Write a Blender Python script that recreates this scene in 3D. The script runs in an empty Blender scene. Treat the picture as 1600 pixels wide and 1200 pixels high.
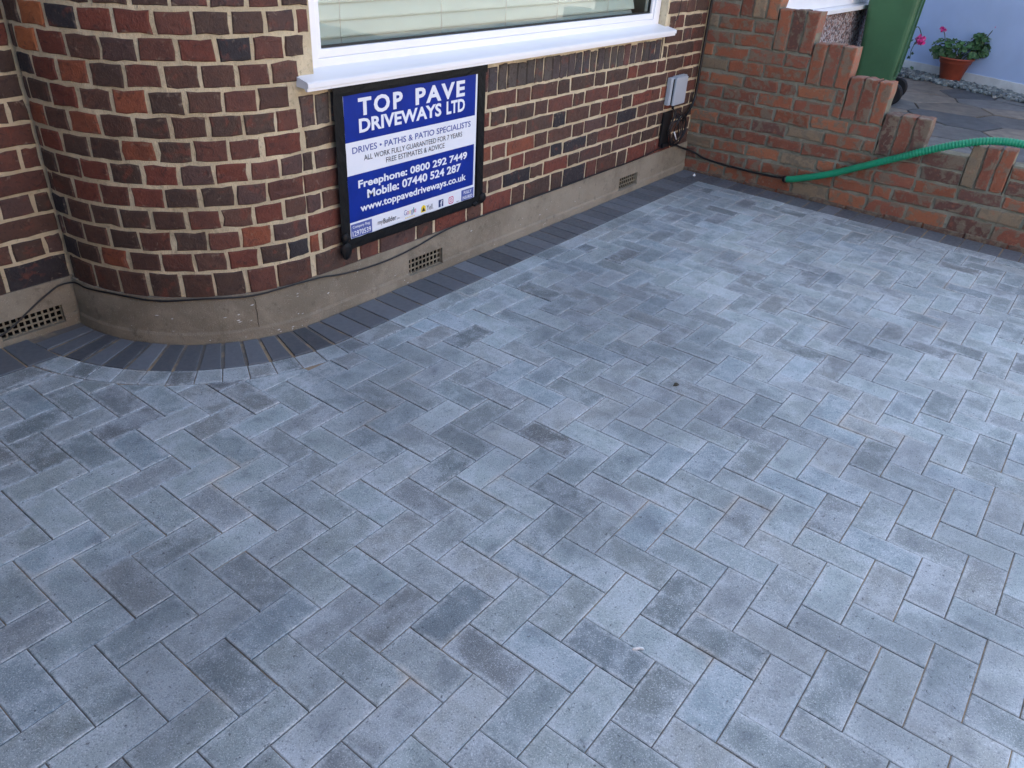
import bpy, bmesh, math, random
from mathutils import Vector, Matrix
random.seed(7)
R = math.radians
sc = bpy.context.scene
COL = sc.collection

# ---------------------------------------------------------------- camera
CAM_POS = (-0.3917, -1.8032, 1.4665)
ROTVEC = (1.97551439, -0.924136979, 0.588305224)      # world -> view (x right, y down, z forward)
FPX = 1205.0
_a = math.sqrt(sum(c * c for c in ROTVEC))
RM = Matrix.Rotation(_a, 3, Vector(ROTVEC))
cam_d = bpy.data.cameras.new('camera')
cam_d.sensor_width = 36.0
cam_d.lens = FPX / 1600 * 36
cam_d.clip_start = 0.02
cam_d.clip_end = 900
cam = bpy.data.objects.new('camera', cam_d)
COL.objects.link(cam)
m3 = Matrix((RM[0], -RM[1], -RM[2])).transposed()
cam.matrix_world = Matrix.Translation(CAM_POS) @ m3.to_4x4()
sc.camera = cam

# ---------------------------------------------------------------- sky, sun, exposure
SUN_EL, SUN_AZ = 50.0, 6.0          # degrees; azimuth from +Y (behind the house) towards +X
w = bpy.data.worlds.new('World')
sc.world = w
w.use_nodes = True
nt = w.node_tree
nt.nodes.clear()
sky = nt.nodes.new('ShaderNodeTexSky')
sky.sky_type = 'NISHITA'
sky.sun_disc = False
sky.sun_elevation = R(SUN_EL)
sky.sun_rotation = R(SUN_AZ)
sky.air_density = 1.0
sky.dust_density = 2.5
sky.ozone_density = 0.25
hs = nt.nodes.new('ShaderNodeHueSaturation')
hs.inputs['Saturation'].default_value = 0.85
bg = nt.nodes.new('ShaderNodeBackground')
bg.inputs['Strength'].default_value = 0.10
wo = nt.nodes.new('ShaderNodeOutputWorld')
nt.links.new(sky.outputs[0], hs.inputs['Color'])
nt.links.new(hs.outputs[0], bg.inputs['Color'])
nt.links.new(bg.outputs[0], wo.inputs['Surface'])
sun_d = bpy.data.lights.new('sun', 'SUN')
sun_d.energy = 5.0
sun_d.angle = R(0.5)
sun_d.color = (1.0, 0.93, 0.82)
sun = bpy.data.objects.new('sun', sun_d)
COL.objects.link(sun)
_d = Vector((math.sin(R(SUN_AZ)) * math.cos(R(SUN_EL)), math.cos(R(SUN_AZ)) * math.cos(R(SUN_EL)), math.sin(R(SUN_EL))))
sun.rotation_euler = _d.to_track_quat('Z', 'Y').to_euler()
sun.location = (2, 12, 14)
sc.view_settings.view_transform = 'Standard'
sc.view_settings.look = 'None'
sc.view_settings.gamma = 1.0
sc.view_settings.exposure = 2.74
sc.cycles.max_bounces = 5
sc.cycles.diffuse_bounces = 3
sc.cycles.glossy_bounces = 2
sc.view_settings.use_curve_mapping = False


# ---------------------------------------------------------------- helpers
def project(p):
    v = RM @ (Vector(p) - Vector(CAM_POS))
    if v.z < 0.05:
        return None
    return 800 + FPX * v.x / v.z, 600 + FPX * v.y / v.z


def seen_area(pts):
    """size of a face in the photograph; 0 when it lies outside the frame"""
    q = [project(p) for p in pts]
    if any(c is None for c in q):
        return 0.0
    if max(c[0] for c in q) < 0 or min(c[0] for c in q) > 1600 or max(c[1] for c in q) < 0 or min(c[1] for c in q) > 1200:
        return 0.0
    a = 0
    for i in range(len(q)):
        a += q[i - 1][0] * q[i][1] - q[i][0] * q[i - 1][1]
    q2 = [(min(max(c[0], 0), 1600), min(max(c[1], 0), 1200)) for c in q]
    b = 0
    for i in range(len(q2)):
        b += q2[i - 1][0] * q2[i][1] - q2[i][0] * q2[i - 1][1]
    return min(abs(a), abs(b)) / 2


def wloc(o):
    v = Vector((0, 0, 0))
    while o:
        v += o.location
        o = o.parent
    return v


def tag(o, label=None, cat=None, group=None, kind=None):
    if label: o['label'] = label
    if cat: o['category'] = cat
    if group: o['group'] = group
    if kind: o['kind'] = kind
    return o


def empty(name, loc, label=None, cat=None, group=None, kind=None):
    o = bpy.data.objects.new(name, None)
    o.empty_display_size = 0.1
    COL.objects.link(o)
    o.location = loc
    return tag(o, label, cat, group, kind)


class Geo:
    """collects world-space verts and faces with a colour (alpha = rim) and a seed for each vertex"""
    def __init__(s):
        s.v, s.f, s.c, s.s, s.sm = [], [], [], [], []

    def add(s, verts, faces, col=(1, 1, 1), rim=None, seed=None, smooth=False):
        n = len(s.v)
        seed = random.random() * 40 if seed is None else seed
        s.v += [Vector(p) for p in verts]
        for i in range(len(verts)):
            s.c.append((col[0], col[1], col[2], rim[i] if rim else 0.0))
            s.s.append(seed)
        for f in faces:
            s.f.append([i + n for i in f])
            s.sm.append(smooth)
        return s

    def merge(s, o):
        n = len(s.v)
        s.v += o.v; s.c += o.c; s.s += o.s; s.sm += o.sm
        s.f += [[i + n for i in f] for f in o.f]

    def box(s, lo, hi, col=(1, 1, 1), bev=0.0):
        x0, y0, z0 = lo; x1, y1, z1 = hi
        if bev <= 0:
            v = [(x, y, z) for z in (z0, z1) for y in (y0, y1) for x in (x0, x1)]
            f = [(0, 2, 3, 1), (4, 5, 7, 6), (0, 1, 5, 4), (2, 6, 7, 3), (0, 4, 6, 2), (1, 3, 7, 5)]
            return s.add(v, f, col)
        bm = bmesh.new()
        bmesh.ops.create_cube(bm, size=1)
        for q in bm.verts:
            q.co = Vector(((x0 + x1) / 2 + q.co.x * (x1 - x0), (y0 + y1) / 2 + q.co.y * (y1 - y0), (z0 + z1) / 2 + q.co.z * (z1 - z0)))
        bmesh.ops.bevel(bm, geom=bm.edges[:], offset=bev, segments=2, affect='EDGES', profile=0.6)
        bm.verts.index_update()
        s.add([q.co.copy() for q in bm.verts], [[q.index for q in f.verts] for f in bm.faces], col)
        bm.free()
        return s

    def tube(s, pts, rad, n=8, col=(1, 1, 1), cap=True):
        pts = [Vector(p) for p in pts]
        rr = rad if isinstance(rad, (list, tuple)) else [rad] * len(pts)
        ref = None
        verts, faces = [], []
        for i, p in enumerate(pts):
            t = (pts[min(i + 1, len(pts) - 1)] - pts[max(i - 1, 0)]).normalized()
            if ref is None:
                ref = t.orthogonal().normalized()
            ref = (ref - t * ref.dot(t))
            ref = ref.normalized() if ref.length > 1e-5 else t.orthogonal().normalized()
            b = t.cross(ref)
            for k in range(n):
                a = 2 * math.pi * k / n
                verts.append(p + (ref * math.cos(a) + b * math.sin(a)) * rr[i])
        for i in range(len(pts) - 1):
            for k in range(n):
                faces.append((i * n + k, i * n + (k + 1) % n, (i + 1) * n + (k + 1) % n, (i + 1) * n + k))
        if cap:
            faces.append(tuple(range(n - 1, -1, -1)))
            faces.append(tuple(range((len(pts) - 1) * n, len(pts) * n)))
        return s.add(verts, faces, col, smooth=True)

    def lathe(s, prof, c, n=28, col=(1, 1, 1)):
        verts, faces = [], []
        for r, z in prof:
            for k in range(n):
                a = 2 * math.pi * k / n
                verts.append((c[0] + r * math.cos(a), c[1] + r * math.sin(a), c[2] + z))
        for i in range(len(prof) - 1):
            for k in range(n):
                faces.append((i * n + k, i * n + (k + 1) % n, (i + 1) * n + (k + 1) % n, (i + 1) * n + k))
        return s.add(verts, faces, col, smooth=True)

    def build(s, name, mat, parent=None, loc=None):
        """ONE mesh object; the origin sits at loc, or at the piece's own centre"""
        if loc is None:
            lo = Vector([min(p[i] for p in s.v) for i in range(3)])
            hi = Vector([max(p[i] for p in s.v) for i in range(3)])
            loc = Vector(((lo.x + hi.x) / 2, (lo.y + hi.y) / 2, lo.z))
        loc = Vector(loc)
        me = bpy.data.meshes.new(name)
        me.from_pydata([p - loc for p in s.v], [], s.f)
        ca = me.color_attributes.new('col', 'FLOAT_COLOR', 'POINT')
        ca.data.foreach_set('color', [x for c in s.c for x in c])
        sa = me.attributes.new('seed', 'FLOAT', 'POINT')
        sa.data.foreach_set('value', s.s)
        me.polygons.foreach_set('use_smooth', s.sm)
        me.materials.append(mat)
        me.update()
        o = bpy.data.objects.new(name, me)
        COL.objects.link(o)
        if parent:
            o.parent = parent
            o.location = loc - wloc(parent)
        else:
            o.location = loc
        return o


def catmull(pts, k=8):
    pts = [Vector(p) for p in pts]
    out = []
    for i in range(len(pts) - 1):
        p0, p1, p2, p3 = pts[max(i - 1, 0)], pts[i], pts[i + 1], pts[min(i + 2, len(pts) - 1)]
        for j in range(k):
            t = j / k
            out.append(0.5 * ((2 * p1) + (p2 - p0) * t + (2 * p0 - 5 * p1 + 4 * p2 - p3) * t * t + (3 * p1 - p0 - 3 * p2 + p3) * t ** 3))
    out.append(pts[-1])
    return out


def clip(poly, px, py, nx, ny):
    """keep the side where (p - P).n <= 0"""
    out = []
    for i in range(len(poly)):
        a, b = poly[i - 1], poly[i]
        da = (a[0] - px) * nx + (a[1] - py) * ny
        db = (b[0] - px) * nx + (b[1] - py) * ny
        if da <= 0:
            if db <= 0:
                out.append(b)
            else:
                t = da / (da - db)
                out.append((a[0] + (b[0] - a[0]) * t, a[1] + (b[1] - a[1]) * t))
        elif db <= 0:
            t = da / (da - db)
            out.append((a[0] + (b[0] - a[0]) * t, a[1] + (b[1] - a[1]) * t))
            out.append(b)
    res = []
    for p in out:
        if not res or math.hypot(p[0] - res[-1][0], p[1] - res[-1][1]) > 1e-4:
            res.append(p)
    if len(res) > 1 and math.hypot(res[0][0] - res[-1][0], res[0][1] - res[-1][1]) < 1e-4:
        res.pop()
    return res


def area2(poly):
    return sum(poly[i - 1][0] * poly[i][1] - poly[i][0] * poly[i - 1][1] for i in range(len(poly))) / 2


def inset(poly, d):
    """shrink a convex polygon (counter-clockwise)"""
    out = list(poly)
    for i in range(len(poly)):
        a, b = poly[i - 1], poly[i]
        ex, ey = b[0] - a[0], b[1] - a[1]
        l = math.hypot(ex, ey)
        if l < 1e-6:
            continue
        nx, ny = ey / l, -ex / l
        out = clip(out, a[0] - nx * d, a[1] - ny * d, nx, ny)
        if len(out) < 3:
            return []
    return out


# ---------------------------------------------------------------- materials
class NB:
    def __init__(s, name):
        s.m = bpy.data.materials.new(name)
        s.m.use_nodes = True
        s.t = s.m.node_tree
        s.b = s.t.nodes['Principled BSDF']
        s.b.inputs['Specular IOR Level'].default_value = 0.35

    def n(s, typ, **kw):
        nd = s.t.nodes.new('ShaderNode' + typ)
        for k, v in kw.items():
            if k in nd.inputs:
                s.put(nd.inputs[k], v)
            else:
                setattr(nd, k, v)
        return nd

    def put(s, sock, v):
        if isinstance(v, bpy.types.NodeSocket):
            s.t.links.new(v, sock)
        elif isinstance(v, bpy.types.Node):
            s.t.links.new(v.outputs[0], sock)
        elif isinstance(v, (tuple, list)) and len(v) == 3 and sock.type == 'RGBA':
            sock.default_value = (*v, 1)
        else:
            sock.default_value = v

    def math(s, op, a, b=0.0, c=None):
        nd = s.n('Math', operation=op)
        s.put(nd.inputs[0], a); s.put(nd.inputs[1], b)
        if c is not None: s.put(nd.inputs[2], c)
        return nd.outputs[0]

    def mix(s, fac, a, b, mode='MIX'):
        nd = s.n('Mix', data_type='RGBA', blend_type=mode)
        s.put(nd.inputs[0], fac); s.put(nd.inputs[6], a); s.put(nd.inputs[7], b)
        return nd.outputs[2]

    def ramp(s, x, a, b, lo=0.0, hi=1.0):
        nd = s.n('MapRange')
        s.put(nd.inputs[0], x)
        for i, v in enumerate((a, b, lo, hi)):
            nd.inputs[i + 1].default_value = v
        nd.interpolation_type = 'SMOOTHSTEP'
        return nd.outputs[0]

    def pos(s, scatter=True):
        """world position, moved on by each piece's own seed so that no two pieces share a pattern"""
        g = s.n('NewGeometry')
        if not scatter:
            return g.outputs['Position']
        at = s.n('Attribute', attribute_name='seed')
        v = s.n('Combine' + 'XYZ')
        s.put(v.inputs[0], s.math('MULTIPLY', at.outputs['Fac'], 7.31))
        s.put(v.inputs[1], s.math('MULTIPLY', at.outputs['Fac'], 3.17))
        s.put(v.inputs[2], s.math('MULTIPLY', at.outputs['Fac'], 1.73))
        a = s.n('VectorMath', operation='ADD')
        s.put(a.inputs[0], g.outputs['Position']); s.put(a.inputs[1], v)
        return a.outputs[0]

    def noise(s, vec, scale, detail=4, rough=0.55, dist=0.0):
        nd = s.n('TexNoise', Scale=scale, Detail=detail, Roughness=rough, Distortion=dist)
        s.put(nd.inputs['Vector'], vec)
        return nd.outputs[0]

    def vor(s, vec, scale, feature='F1'):
        nd = s.n('TexVoronoi', feature=feature, Scale=scale)
        s.put(nd.inputs['Vector'], vec)
        return nd

    def col(s):
        at = s.n('Attribute', attribute_name='col')
        return at.outputs['Color'], at.outputs['Alpha']

    def bump(s, h, dist=0.002, strength=0.6):
        nd = s.n('Bump', Strength=strength, Distance=dist, Height=h)
        s.put(s.b.inputs['Normal'], nd)

    def out(s, color, rough=0.8, spec=None):
        s.put(s.b.inputs['Base Color'], color)
        s.put(s.b.inputs['Roughness'], rough)
        if spec is not None: s.b.inputs['Specular IOR Level'].default_value = spec
        return s.m


def m_paver(name, light=True):
    b = NB(name)
    c, rim = b.col()
    p = b.pos()
    cloud = b.noise(p, 10, 3, 0.6, 0.3)
    cloud2 = b.noise(p, 48, 2, 0.65)
    fine = b.noise(p, 210, 2, 0.75)
    if light:
        salt = b.noise(p, 330, 1, 0.5)
        pit = b.noise(p, 95, 1, 0.5)
        x = b.mix(b.ramp(cloud, 0.44, 0.66, 0.0, 0.85), c, b.mix(0.45, c, (0.56, 0.62, 0.66)))
        x = b.mix(b.ramp(cloud, 0.44, 0.25, 0.0, 0.42), x, (0.10, 0.122, 0.145))
        x = b.mix(b.math('MULTIPLY', rim, b.ramp(cloud2, 0.36, 0.62, 0.05, 0.65)), x, (0.58, 0.62, 0.64))
        x = b.mix(b.ramp(cloud2, 0.58, 0.76, 0.0, 0.32), x, (0.10, 0.12, 0.15))
        x = b.mix(b.math('MULTIPLY', b.ramp(salt, 0.56, 0.68, 0.0, 0.52), b.ramp(cloud, 0.25, 0.65, 0.45, 1.0)), x, (0.74, 0.78, 0.80))
        x = b.mix(b.math('MULTIPLY', rim, b.ramp(b.noise(b.pos(False), 2.6, 3, 0.7), 0.54, 0.70, 0.0, 0.38)), x, (0.46, 0.39, 0.30))
        x = b.mix(b.ramp(b.noise(b.pos(False), 1.3, 3, 0.6, 0.6), 0.47, 0.62, 0.0, 0.34), x, (0.11, 0.13, 0.15))
        x = b.mix(b.ramp(pit, 0.71, 0.77, 0.0, 0.65), x, (0.045, 0.05, 0.06))
        x = b.mix(b.ramp(fine, 0.50, 0.26, 0.0, 0.55), x, (0.06, 0.075, 0.095))
        b.bump(fine, 0.0022, 0.6)
        return b.out(x, b.ramp(cloud2, 0.3, 0.7, 0.48, 0.70), 0.5)
    x = b.mix(b.ramp(cloud, 0.45, 0.75, 0.0, 0.35), c, (0.11, 0.12, 0.14))
    x = b.mix(b.ramp(b.noise(p, 60, 3, 0.6, 1.5), 0.64, 0.75, 0.0, 0.40), x, (0.26, 0.26, 0.25))
    x = b.mix(b.math('MULTIPLY', rim, b.ramp(cloud2, 0.45, 0.7, 0.0, 0.35)), x, (0.22, 0.22, 0.21))
    b.bump(b.noise(p, 180, 3, 0.6), 0.001, 0.4)
    return b.out(x, b.ramp(cloud2, 0.3, 0.7, 0.42, 0.6), 0.5)


def m_sand():
    b = NB('jointing_sand')
    p = b.pos(False)
    g = b.noise(p, 600, 2, 0.7)
    x = b.mix(b.ramp(b.noise(p, 3.1, 4, 0.7), 0.44, 0.60), (0.20, 0.19, 0.175), (0.50, 0.37, 0.23))
    x = b.mix(b.ramp(g, 0.3, 0.7, 0.5, 0.0), x, (0.12, 0.09, 0.06))
    b.bump(g, 0.002, 0.8)
    return b.out(x, 0.95, 0.1)


def m_brick(name, garden=False):
    b = NB(name)
    c, rim = b.col()
    p = b.pos()
    big = b.noise(p, 15 if not garden else 16, 3, 0.6, 0.4)
    mid = b.noise(p, 45, 3, 0.65, 0.5)
    fine = b.noise(p, 190, 2, 0.7)
    crease = b.noise(p, 28, 2, 0.6, 2.0)
    if garden:
        x = b.mix(b.ramp(big, 0.49, 0.60, 0.0, 0.85), c, (0.195, 0.152, 0.106))
        x = b.mix(b.ramp(big, 0.42, 0.30, 0.0, 0.5), x, (0.34, 0.125, 0.070))
        x = b.mix(b.ramp(crease, 0.58, 0.70, 0.0, 0.5), x, (0.140, 0.100, 0.076))
        x = b.mix(b.ramp(mid, 0.56, 0.78, 0.0, 0.6), x, (0.33, 0.255, 0.185))
        x = b.mix(b.math('MULTIPLY', rim, b.ramp(mid, 0.42, 0.60, 0.0, 0.55)), x, (0.20, 0.17, 0.125))
        x = b.mix(b.ramp(fine, 0.60, 0.72, 0.0, 0.6), x, (0.05, 0.035, 0.025))
    else:
        x = b.mix(b.ramp(big, 0.44, 0.64, 0.0, 0.85), c, b.mix(0.3, c, (0.034, 0.024, 0.025)))
        x = b.mix(b.ramp(big, 0.44, 0.30, 0.0, 0.65), x, (0.165, 0.052, 0.034))
        x = b.mix(b.ramp(crease, 0.56, 0.70, 0.0, 0.55), x, (0.030, 0.020, 0.020))
        x = b.mix(b.ramp(mid, 0.60, 0.78, 0.0, 0.55), x, (0.24, 0.185, 0.145))
        x = b.mix(b.math('MULTIPLY', rim, b.ramp(mid, 0.54, 0.70, 0.0, 0.35)), x, (0.28, 0.23, 0.17))
        x = b.mix(b.ramp(fine, 0.62, 0.73, 0.0, 0.6), x, (0.02, 0.015, 0.015))
    b.bump(b.math('ADD', b.math('MULTIPLY', crease, 0.8), b.math('MULTIPLY', fine, 0.7)), 0.005, 0.8)
    return b.out(x, b.ramp(mid, 0.3, 0.7, 0.62, 0.9), 0.3)


def m_mortar(name, c1, c2, c3):
    b = NB(name)
    p = b.pos(False)
    x = b.mix(b.ramp(b.noise(p, 7, 4, 0.6), 0.38, 0.65), c1, c2)
    x = b.mix(b.ramp(b.noise(p, 55, 3, 0.7), 0.56, 0.72, 0.0, 0.7), x, c3)
    f = b.noise(p, 240, 3, 0.7)
    b.bump(b.math('ADD', f, b.math('MULTIPLY', b.noise(p, 48, 3), 1.6)), 0.006, 0.9)
    return b.out(x, 0.92, 0.15)


def m_concrete(name, c1, c2, dark, scale=1.0, speck=0.5, algae=None):
    b = NB(name)
    p = b.pos(False)
    x = b.mix(b.ramp(b.noise(p, 3.2 * scale, 5, 0.65, 0.4), 0.35, 0.66), c1, c2)
    x = b.mix(b.ramp(b.noise(p, 19 * scale, 4, 0.7), 0.55, 0.75, 0.0, 0.6), x, dark)
    v = b.vor(p, 210 * scale)
    x = b.mix(b.math('MULTIPLY', b.ramp(v.outputs['Distance'], 0.30, 0.16), b.ramp(b.noise(p, 40, 2), 0.45, 0.6, 0.0, speck)), x, (0.48, 0.45, 0.38))
    f = b.noise(p, 170 * scale, 4, 0.7)
    x = b.mix(b.ramp(f, 0.58, 0.72, 0.0, 0.5), x, dark)
    if algae:
        x = b.mix(b.ramp(b.noise(p, 5.5, 3, 0.6), 0.5, 0.7, 0.0, 0.5), x, algae)
    b.bump(f, 0.004, 0.7)
    return b.out(x, 0.9, 0.2)


def m_plain(name, c, rough=0.5, spec=0.4, var=0.06, scale=6.0, bump=0.0):
    b = NB(name)
    p = b.pos(False)
    n = b.noise(p, scale, 4, 0.6)
    x = b.mix(b.ramp(n, 0.3, 0.7, 0.0, 1.0), tuple(k * (1 - var) for k in c), tuple(min(1, k * (1 + var)) for k in c))
    if bump:
        b.bump(b.noise(p, 130, 3, 0.6), bump, 0.6)
    return b.out(x, rough, spec)


def m_attr(name, rough=0.6, spec=0.3, var=0.3, scale=40.0, trans=0.0, bump=0.0):
    b = NB(name)
    c, rim = b.col()
    p = b.pos()
    n = b.noise(p, scale, 3, 0.6)
    x = b.mix(b.ramp(n, 0.3, 0.7, 0.0, var), c, (0.02, 0.02, 0.02))
    if bump:
        b.bump(b.noise(p, scale * 3, 3, 0.6), bump, 0.7)
    b.out(x, rough, spec)
    if trans:
        b.b.inputs['Subsurface Weight'].default_value = 0.0
    return b.m


def m_pebbledash():
    b = NB('pebbledash')
    p = b.pos(False)
    v = b.vor(p, 62)
    bw = b.n('SeparateColor')
    b.put(bw.inputs[0], v.outputs['Color'])
    x = b.mix(b.ramp(bw.outputs[0], 0.2, 0.6), (0.09, 0.07, 0.075), (0.46, 0.42, 0.42))
    x = b.mix(b.ramp(bw.outputs[1], 0.70, 0.85), x, (0.30, 0.17, 0.14))
    b.bump(v.outputs['Distance'], -0.02, 0.8)
    return b.out(x, 0.85, 0.2)


def m_glass():
    m = bpy.data.materials.new('window_glass')
    m.use_nodes = True
    t = m.node_tree
    t.nodes.clear()
    o = t.nodes.new('ShaderNodeOutputMaterial')
    mx = t.nodes.new('ShaderNodeMixShader')
    tr = t.nodes.new('ShaderNodeBsdfTransparent')
    tr.inputs[0].default_value = (0.93, 0.98, 0.96, 1)
    gl = t.nodes.new('ShaderNodeBsdfGlossy')
    gl.inputs['Roughness'].default_value = 0.01
    fr = t.nodes.new('ShaderNodeFresnel')
    fr.inputs[0].default_value = 1.6
    t.links.new(fr.outputs[0], mx.inputs[0])
    t.links.new(tr.outputs[0], mx.inputs[1])
    t.links.new(gl.outputs[0], mx.inputs[2])
    t.links.new(mx.outputs[0], o.inputs[0])
    return m


def m_brickwall():
    """brickwork above the picture, too high to be seen from here"""
    b = NB('upper_brickwork')
    g = b.n('TexCoord')
    mp = b.n('Mapping')
    mp.inputs['Rotation'].default_value = (R(90), 0, 0)
    b.put(mp.inputs[0], g.outputs['Object'])
    br = b.n('TexBrick', Scale=1.0)
    b.put(br.inputs['Vector'], mp)
    br.inputs['Color1'].default_value = (0.10, 0.05, 0.042, 1)
    br.inputs['Color2'].default_value = (0.17, 0.07, 0.05, 1)
    br.inputs['Mortar'].default_value = (0.42, 0.38, 0.30, 1)
    br.inputs['Mortar Size'].default_value = 0.006
    br.inputs['Brick Width'].default_value = 0.225
    br.inputs['Row Height'].default_value = 0.079
    return b.out(br.outputs[0], 0.85, 0.2)


M = {}
M['paver'] = m_paver('silver_grey_paver')
M['border'] = m_paver('charcoal_paver', False)
M['sand'] = m_sand()
M['brick'] = m_brick('house_brick')
M['gbrick'] = m_brick('garden_wall_brick', True)
M['mortar'] = m_mortar('cream_mortar', (0.54, 0.455, 0.30), (0.70, 0.60, 0.41), (0.33, 0.275, 0.185))
M['gmortar'] = m_mortar('old_mortar', (0.20, 0.19, 0.14), (0.295, 0.28, 0.215), (0.12, 0.112, 0.083))
M['plinth'] = m_concrete('plinth_render', (0.205, 0.178, 0.132), (0.30, 0.265, 0.20), (0.105, 0.09, 0.068), 1.0, 0.6)
M['vent'] = m_concrete('air_brick_clay', (0.21, 0.185, 0.13), (0.28, 0.25, 0.18), (0.10, 0.09, 0.06), 2.0, 0.3)
M['dark'] = m_plain('vent_darkness', (0.006, 0.006, 0.006), 0.9, 0.1)
M['upvc'] = m_plain('white_upvc', (0.80, 0.81, 0.82), 0.28, 0.5, 0.025, 2.0)
M['gasket'] = m_plain('black_gasket', (0.012, 0.012, 0.013), 0.5)
M['blind'] = m_plain('blind_slat', (0.68, 0.83, 0.83), 0.42, 0.4, 0.04, 2.0)
M['glass'] = m_glass()
M['upper'] = m_brickwall()
M['roof'] = m_plain('roof_tile', (0.16, 0.07, 0.05), 0.85, 0.2, 0.3, 3.0)
M['roomwall'] = m_plain('room_plaster', (0.55, 0.53, 0.50), 0.9, 0.2)
M['black'] = m_plain('black_plastic', (0.010, 0.010, 0.011), 0.42, 0.45)
M['tape'] = m_plain('black_tape', (0.003, 0.0032, 0.004), 0.5, 0.22, 0.3, 30, 0.002)
M['sign_white'] = m_plain('sign_white', (0.76, 0.79, 0.84), 0.25, 0.5, 0.02)
M['sign_blue'] = m_plain('sign_blue', (0.002, 0.022, 0.25), 0.3, 0.3, 0.12, 9)
M['sign_pale'] = m_plain('sign_slate_blue', (0.10, 0.13, 0.36), 0.25, 0.5, 0.05)
M['ink'] = m_plain('sign_ink', (0.012, 0.012, 0.02), 0.3)
M['yellow'] = m_plain('sign_yellow', (0.80, 0.60, 0.02), 0.3)
M['navy'] = m_plain('sign_navy', (0.012, 0.035, 0.14), 0.3)
M['magenta'] = m_plain('sign_magenta', (0.55, 0.04, 0.16), 0.3)
M['greybox'] = m_plain('grey_plastic', (0.40, 0.44, 0.48), 0.45, 0.4, 0.04)
M['hose'] = m_plain('green_conduit', (0.008, 0.25, 0.125), 0.42, 0.45, 0.12, 8)
M['bin'] = m_plain('bin_green', (0.045, 0.125, 0.058), 0.45, 0.4, 0.12, 3.0, 0.0008)
M['rubber'] = m_plain('rubber', (0.010, 0.010, 0.012), 0.6, 0.3)
M['bluewall'] = m_plain('blue_render', (0.42, 0.53, 0.76), 0.85, 0.2, 0.05, 1.5, 0.002)
M['whitepaint'] = m_plain('white_masonry_paint', (0.62, 0.64, 0.64), 0.8, 0.2, 0.12, 6, 0.002)
M['pebbledash'] = m_pebbledash()
M['slab'] = m_attr('slate_slab', 0.62, 0.4, 0.45, 9, 0, 0.006)
M['chips'] = m_attr('slate_chips', 0.7, 0.3, 0.2, 60)
M['patiobed'] = m_concrete('patio_joint', (0.11, 0.10, 0.085), (0.16, 0.14, 0.11), (0.05, 0.045, 0.04))
M['terracotta'] = m_plain('terracotta_plastic', (0.30, 0.062, 0.032), 0.45, 0.4, 0.1, 12)
M['leaf'] = m_attr('geranium_leaf', 0.5, 0.35, 0.25, 30)
M['petal'] = m_attr('pink_petal', 0.6, 0.3, 0.1, 30)
M['ground'] = m_concrete('street_ground', (0.30, 0.28, 0.245), (0.38, 0.355, 0.31), (0.20, 0.185, 0.165), 0.3)
M['cream'] = m_plain('cream_render', (0.66, 0.56, 0.42), 0.85, 0.2, 0.08, 2.0)
M['farbrick'] = m_plain('sunlit_brick', (0.36, 0.17, 0.11), 0.85, 0.2, 0.25, 6.0)
M['farglass'] = m_plain('far_window_glass', (0.03, 0.035, 0.04), 0.08, 0.6)
M['paper'] = m_plain('white_scrap', (0.75, 0.76, 0.74), 0.6)
M['timber'] = m_plain('shade_fence_timber', (0.11, 0.075, 0.05), 0.85, 0.2, 0.35, 9)
M['mud'] = m_plain('dark_crumb', (0.05, 0.045, 0.035), 0.8)

# ---------------------------------------------------------------- setting: ground
Y0 = 0.485            # foot of the house front
YL = 1.130            # foot of the set-back wall on the left
BX, BY, BR = 1.378, 1.115, 0.630      # centre and radius of the curved corner (plinth face)
GX = 4.590            # foot of the garden wall
g = Geo()
S = 400
g.add([(-S, -S, -0.14), (S, -S, -0.14), (S, S, -0.14), (-S, S, -0.14)], [(0, 1, 2, 3)])
tag(g.build('ground', M['ground'], None, (0, 0, -0.14)), kind='structure')

# ---------------------------------------------------------------- driveway
DX0, DY0 = -1.9, -4.4
BED = -0.0046
g = Geo()
g.box((DX0, DY0, -0.10), (GX + 0.02, YL + 0.03, BED))
drive = tag(g.build('driveway', M['sand'], None, (1.5, -1.5, -0.10)), kind='structure')


def piece(poly, col, h=0.0, gap=0.0013, bev=0.0022, seed=None, tilt=0.0028):
    """one paving block from its plan outline: sides, chamfer, worn rim and face"""
    if area2(poly) < 0:
        poly = poly[::-1]
    a = inset(poly, gap)
    if len(a) < 3 or abs(area2(a)) < 0.0006:
        return None
    b = inset(a, bev)
    c = inset(a, 0.016)
    if len(b) != len(a):
        return None
    n = len(a)
    cx = sum(p[0] for p in a) / n; cy = sum(p[1] for p in a) / n
    tx, ty = (max(-0.007, min(0.007, random.gauss(0, tilt))) for _ in range(2))
    hz = lambda p, z: z + h + (p[0] - cx) * tx + (p[1] - cy) * ty
    v = [(p[0], p[1], -0.05) for p in a] + [(p[0], p[1], hz(p, -bev * 0.8)) for p in a] + [(p[0], p[1], hz(p, 0)) for p in b]
    rim = [1.0] * (2 * n) + [1.0] * n
    f = []
    for i in range(n):
        j = (i + 1) % n
        f.append((i, j, n + j, n + i))
        f.append((n + i, n + j, 2 * n + j, 2 * n + i))
    if len(c) == n:
        # keep corner order in step with ring b
        k0 = min(range(n), key=lambda k: (c[k][0] - b[0][0]) ** 2 + (c[k][1] - b[0][1]) ** 2)
        c = c[k0:] + c[:k0]
        v += [(p[0], p[1], hz(p, 0)) for p in c]
        rim += [0.0] * n
        for i in range(n):
            j = (i + 1) % n
            f.append((2 * n + i, 2 * n + j, 3 * n + j, 3 * n + i))
        f.append(tuple(range(3 * n, 4 * n)))
    else:
        f.append(tuple(range(2 * n, 3 * n)))
    gg = Geo().add(v, f, col, rim, seed)
    return gg, seen_area([(p[0], p[1], 0) for p in a])


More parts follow.
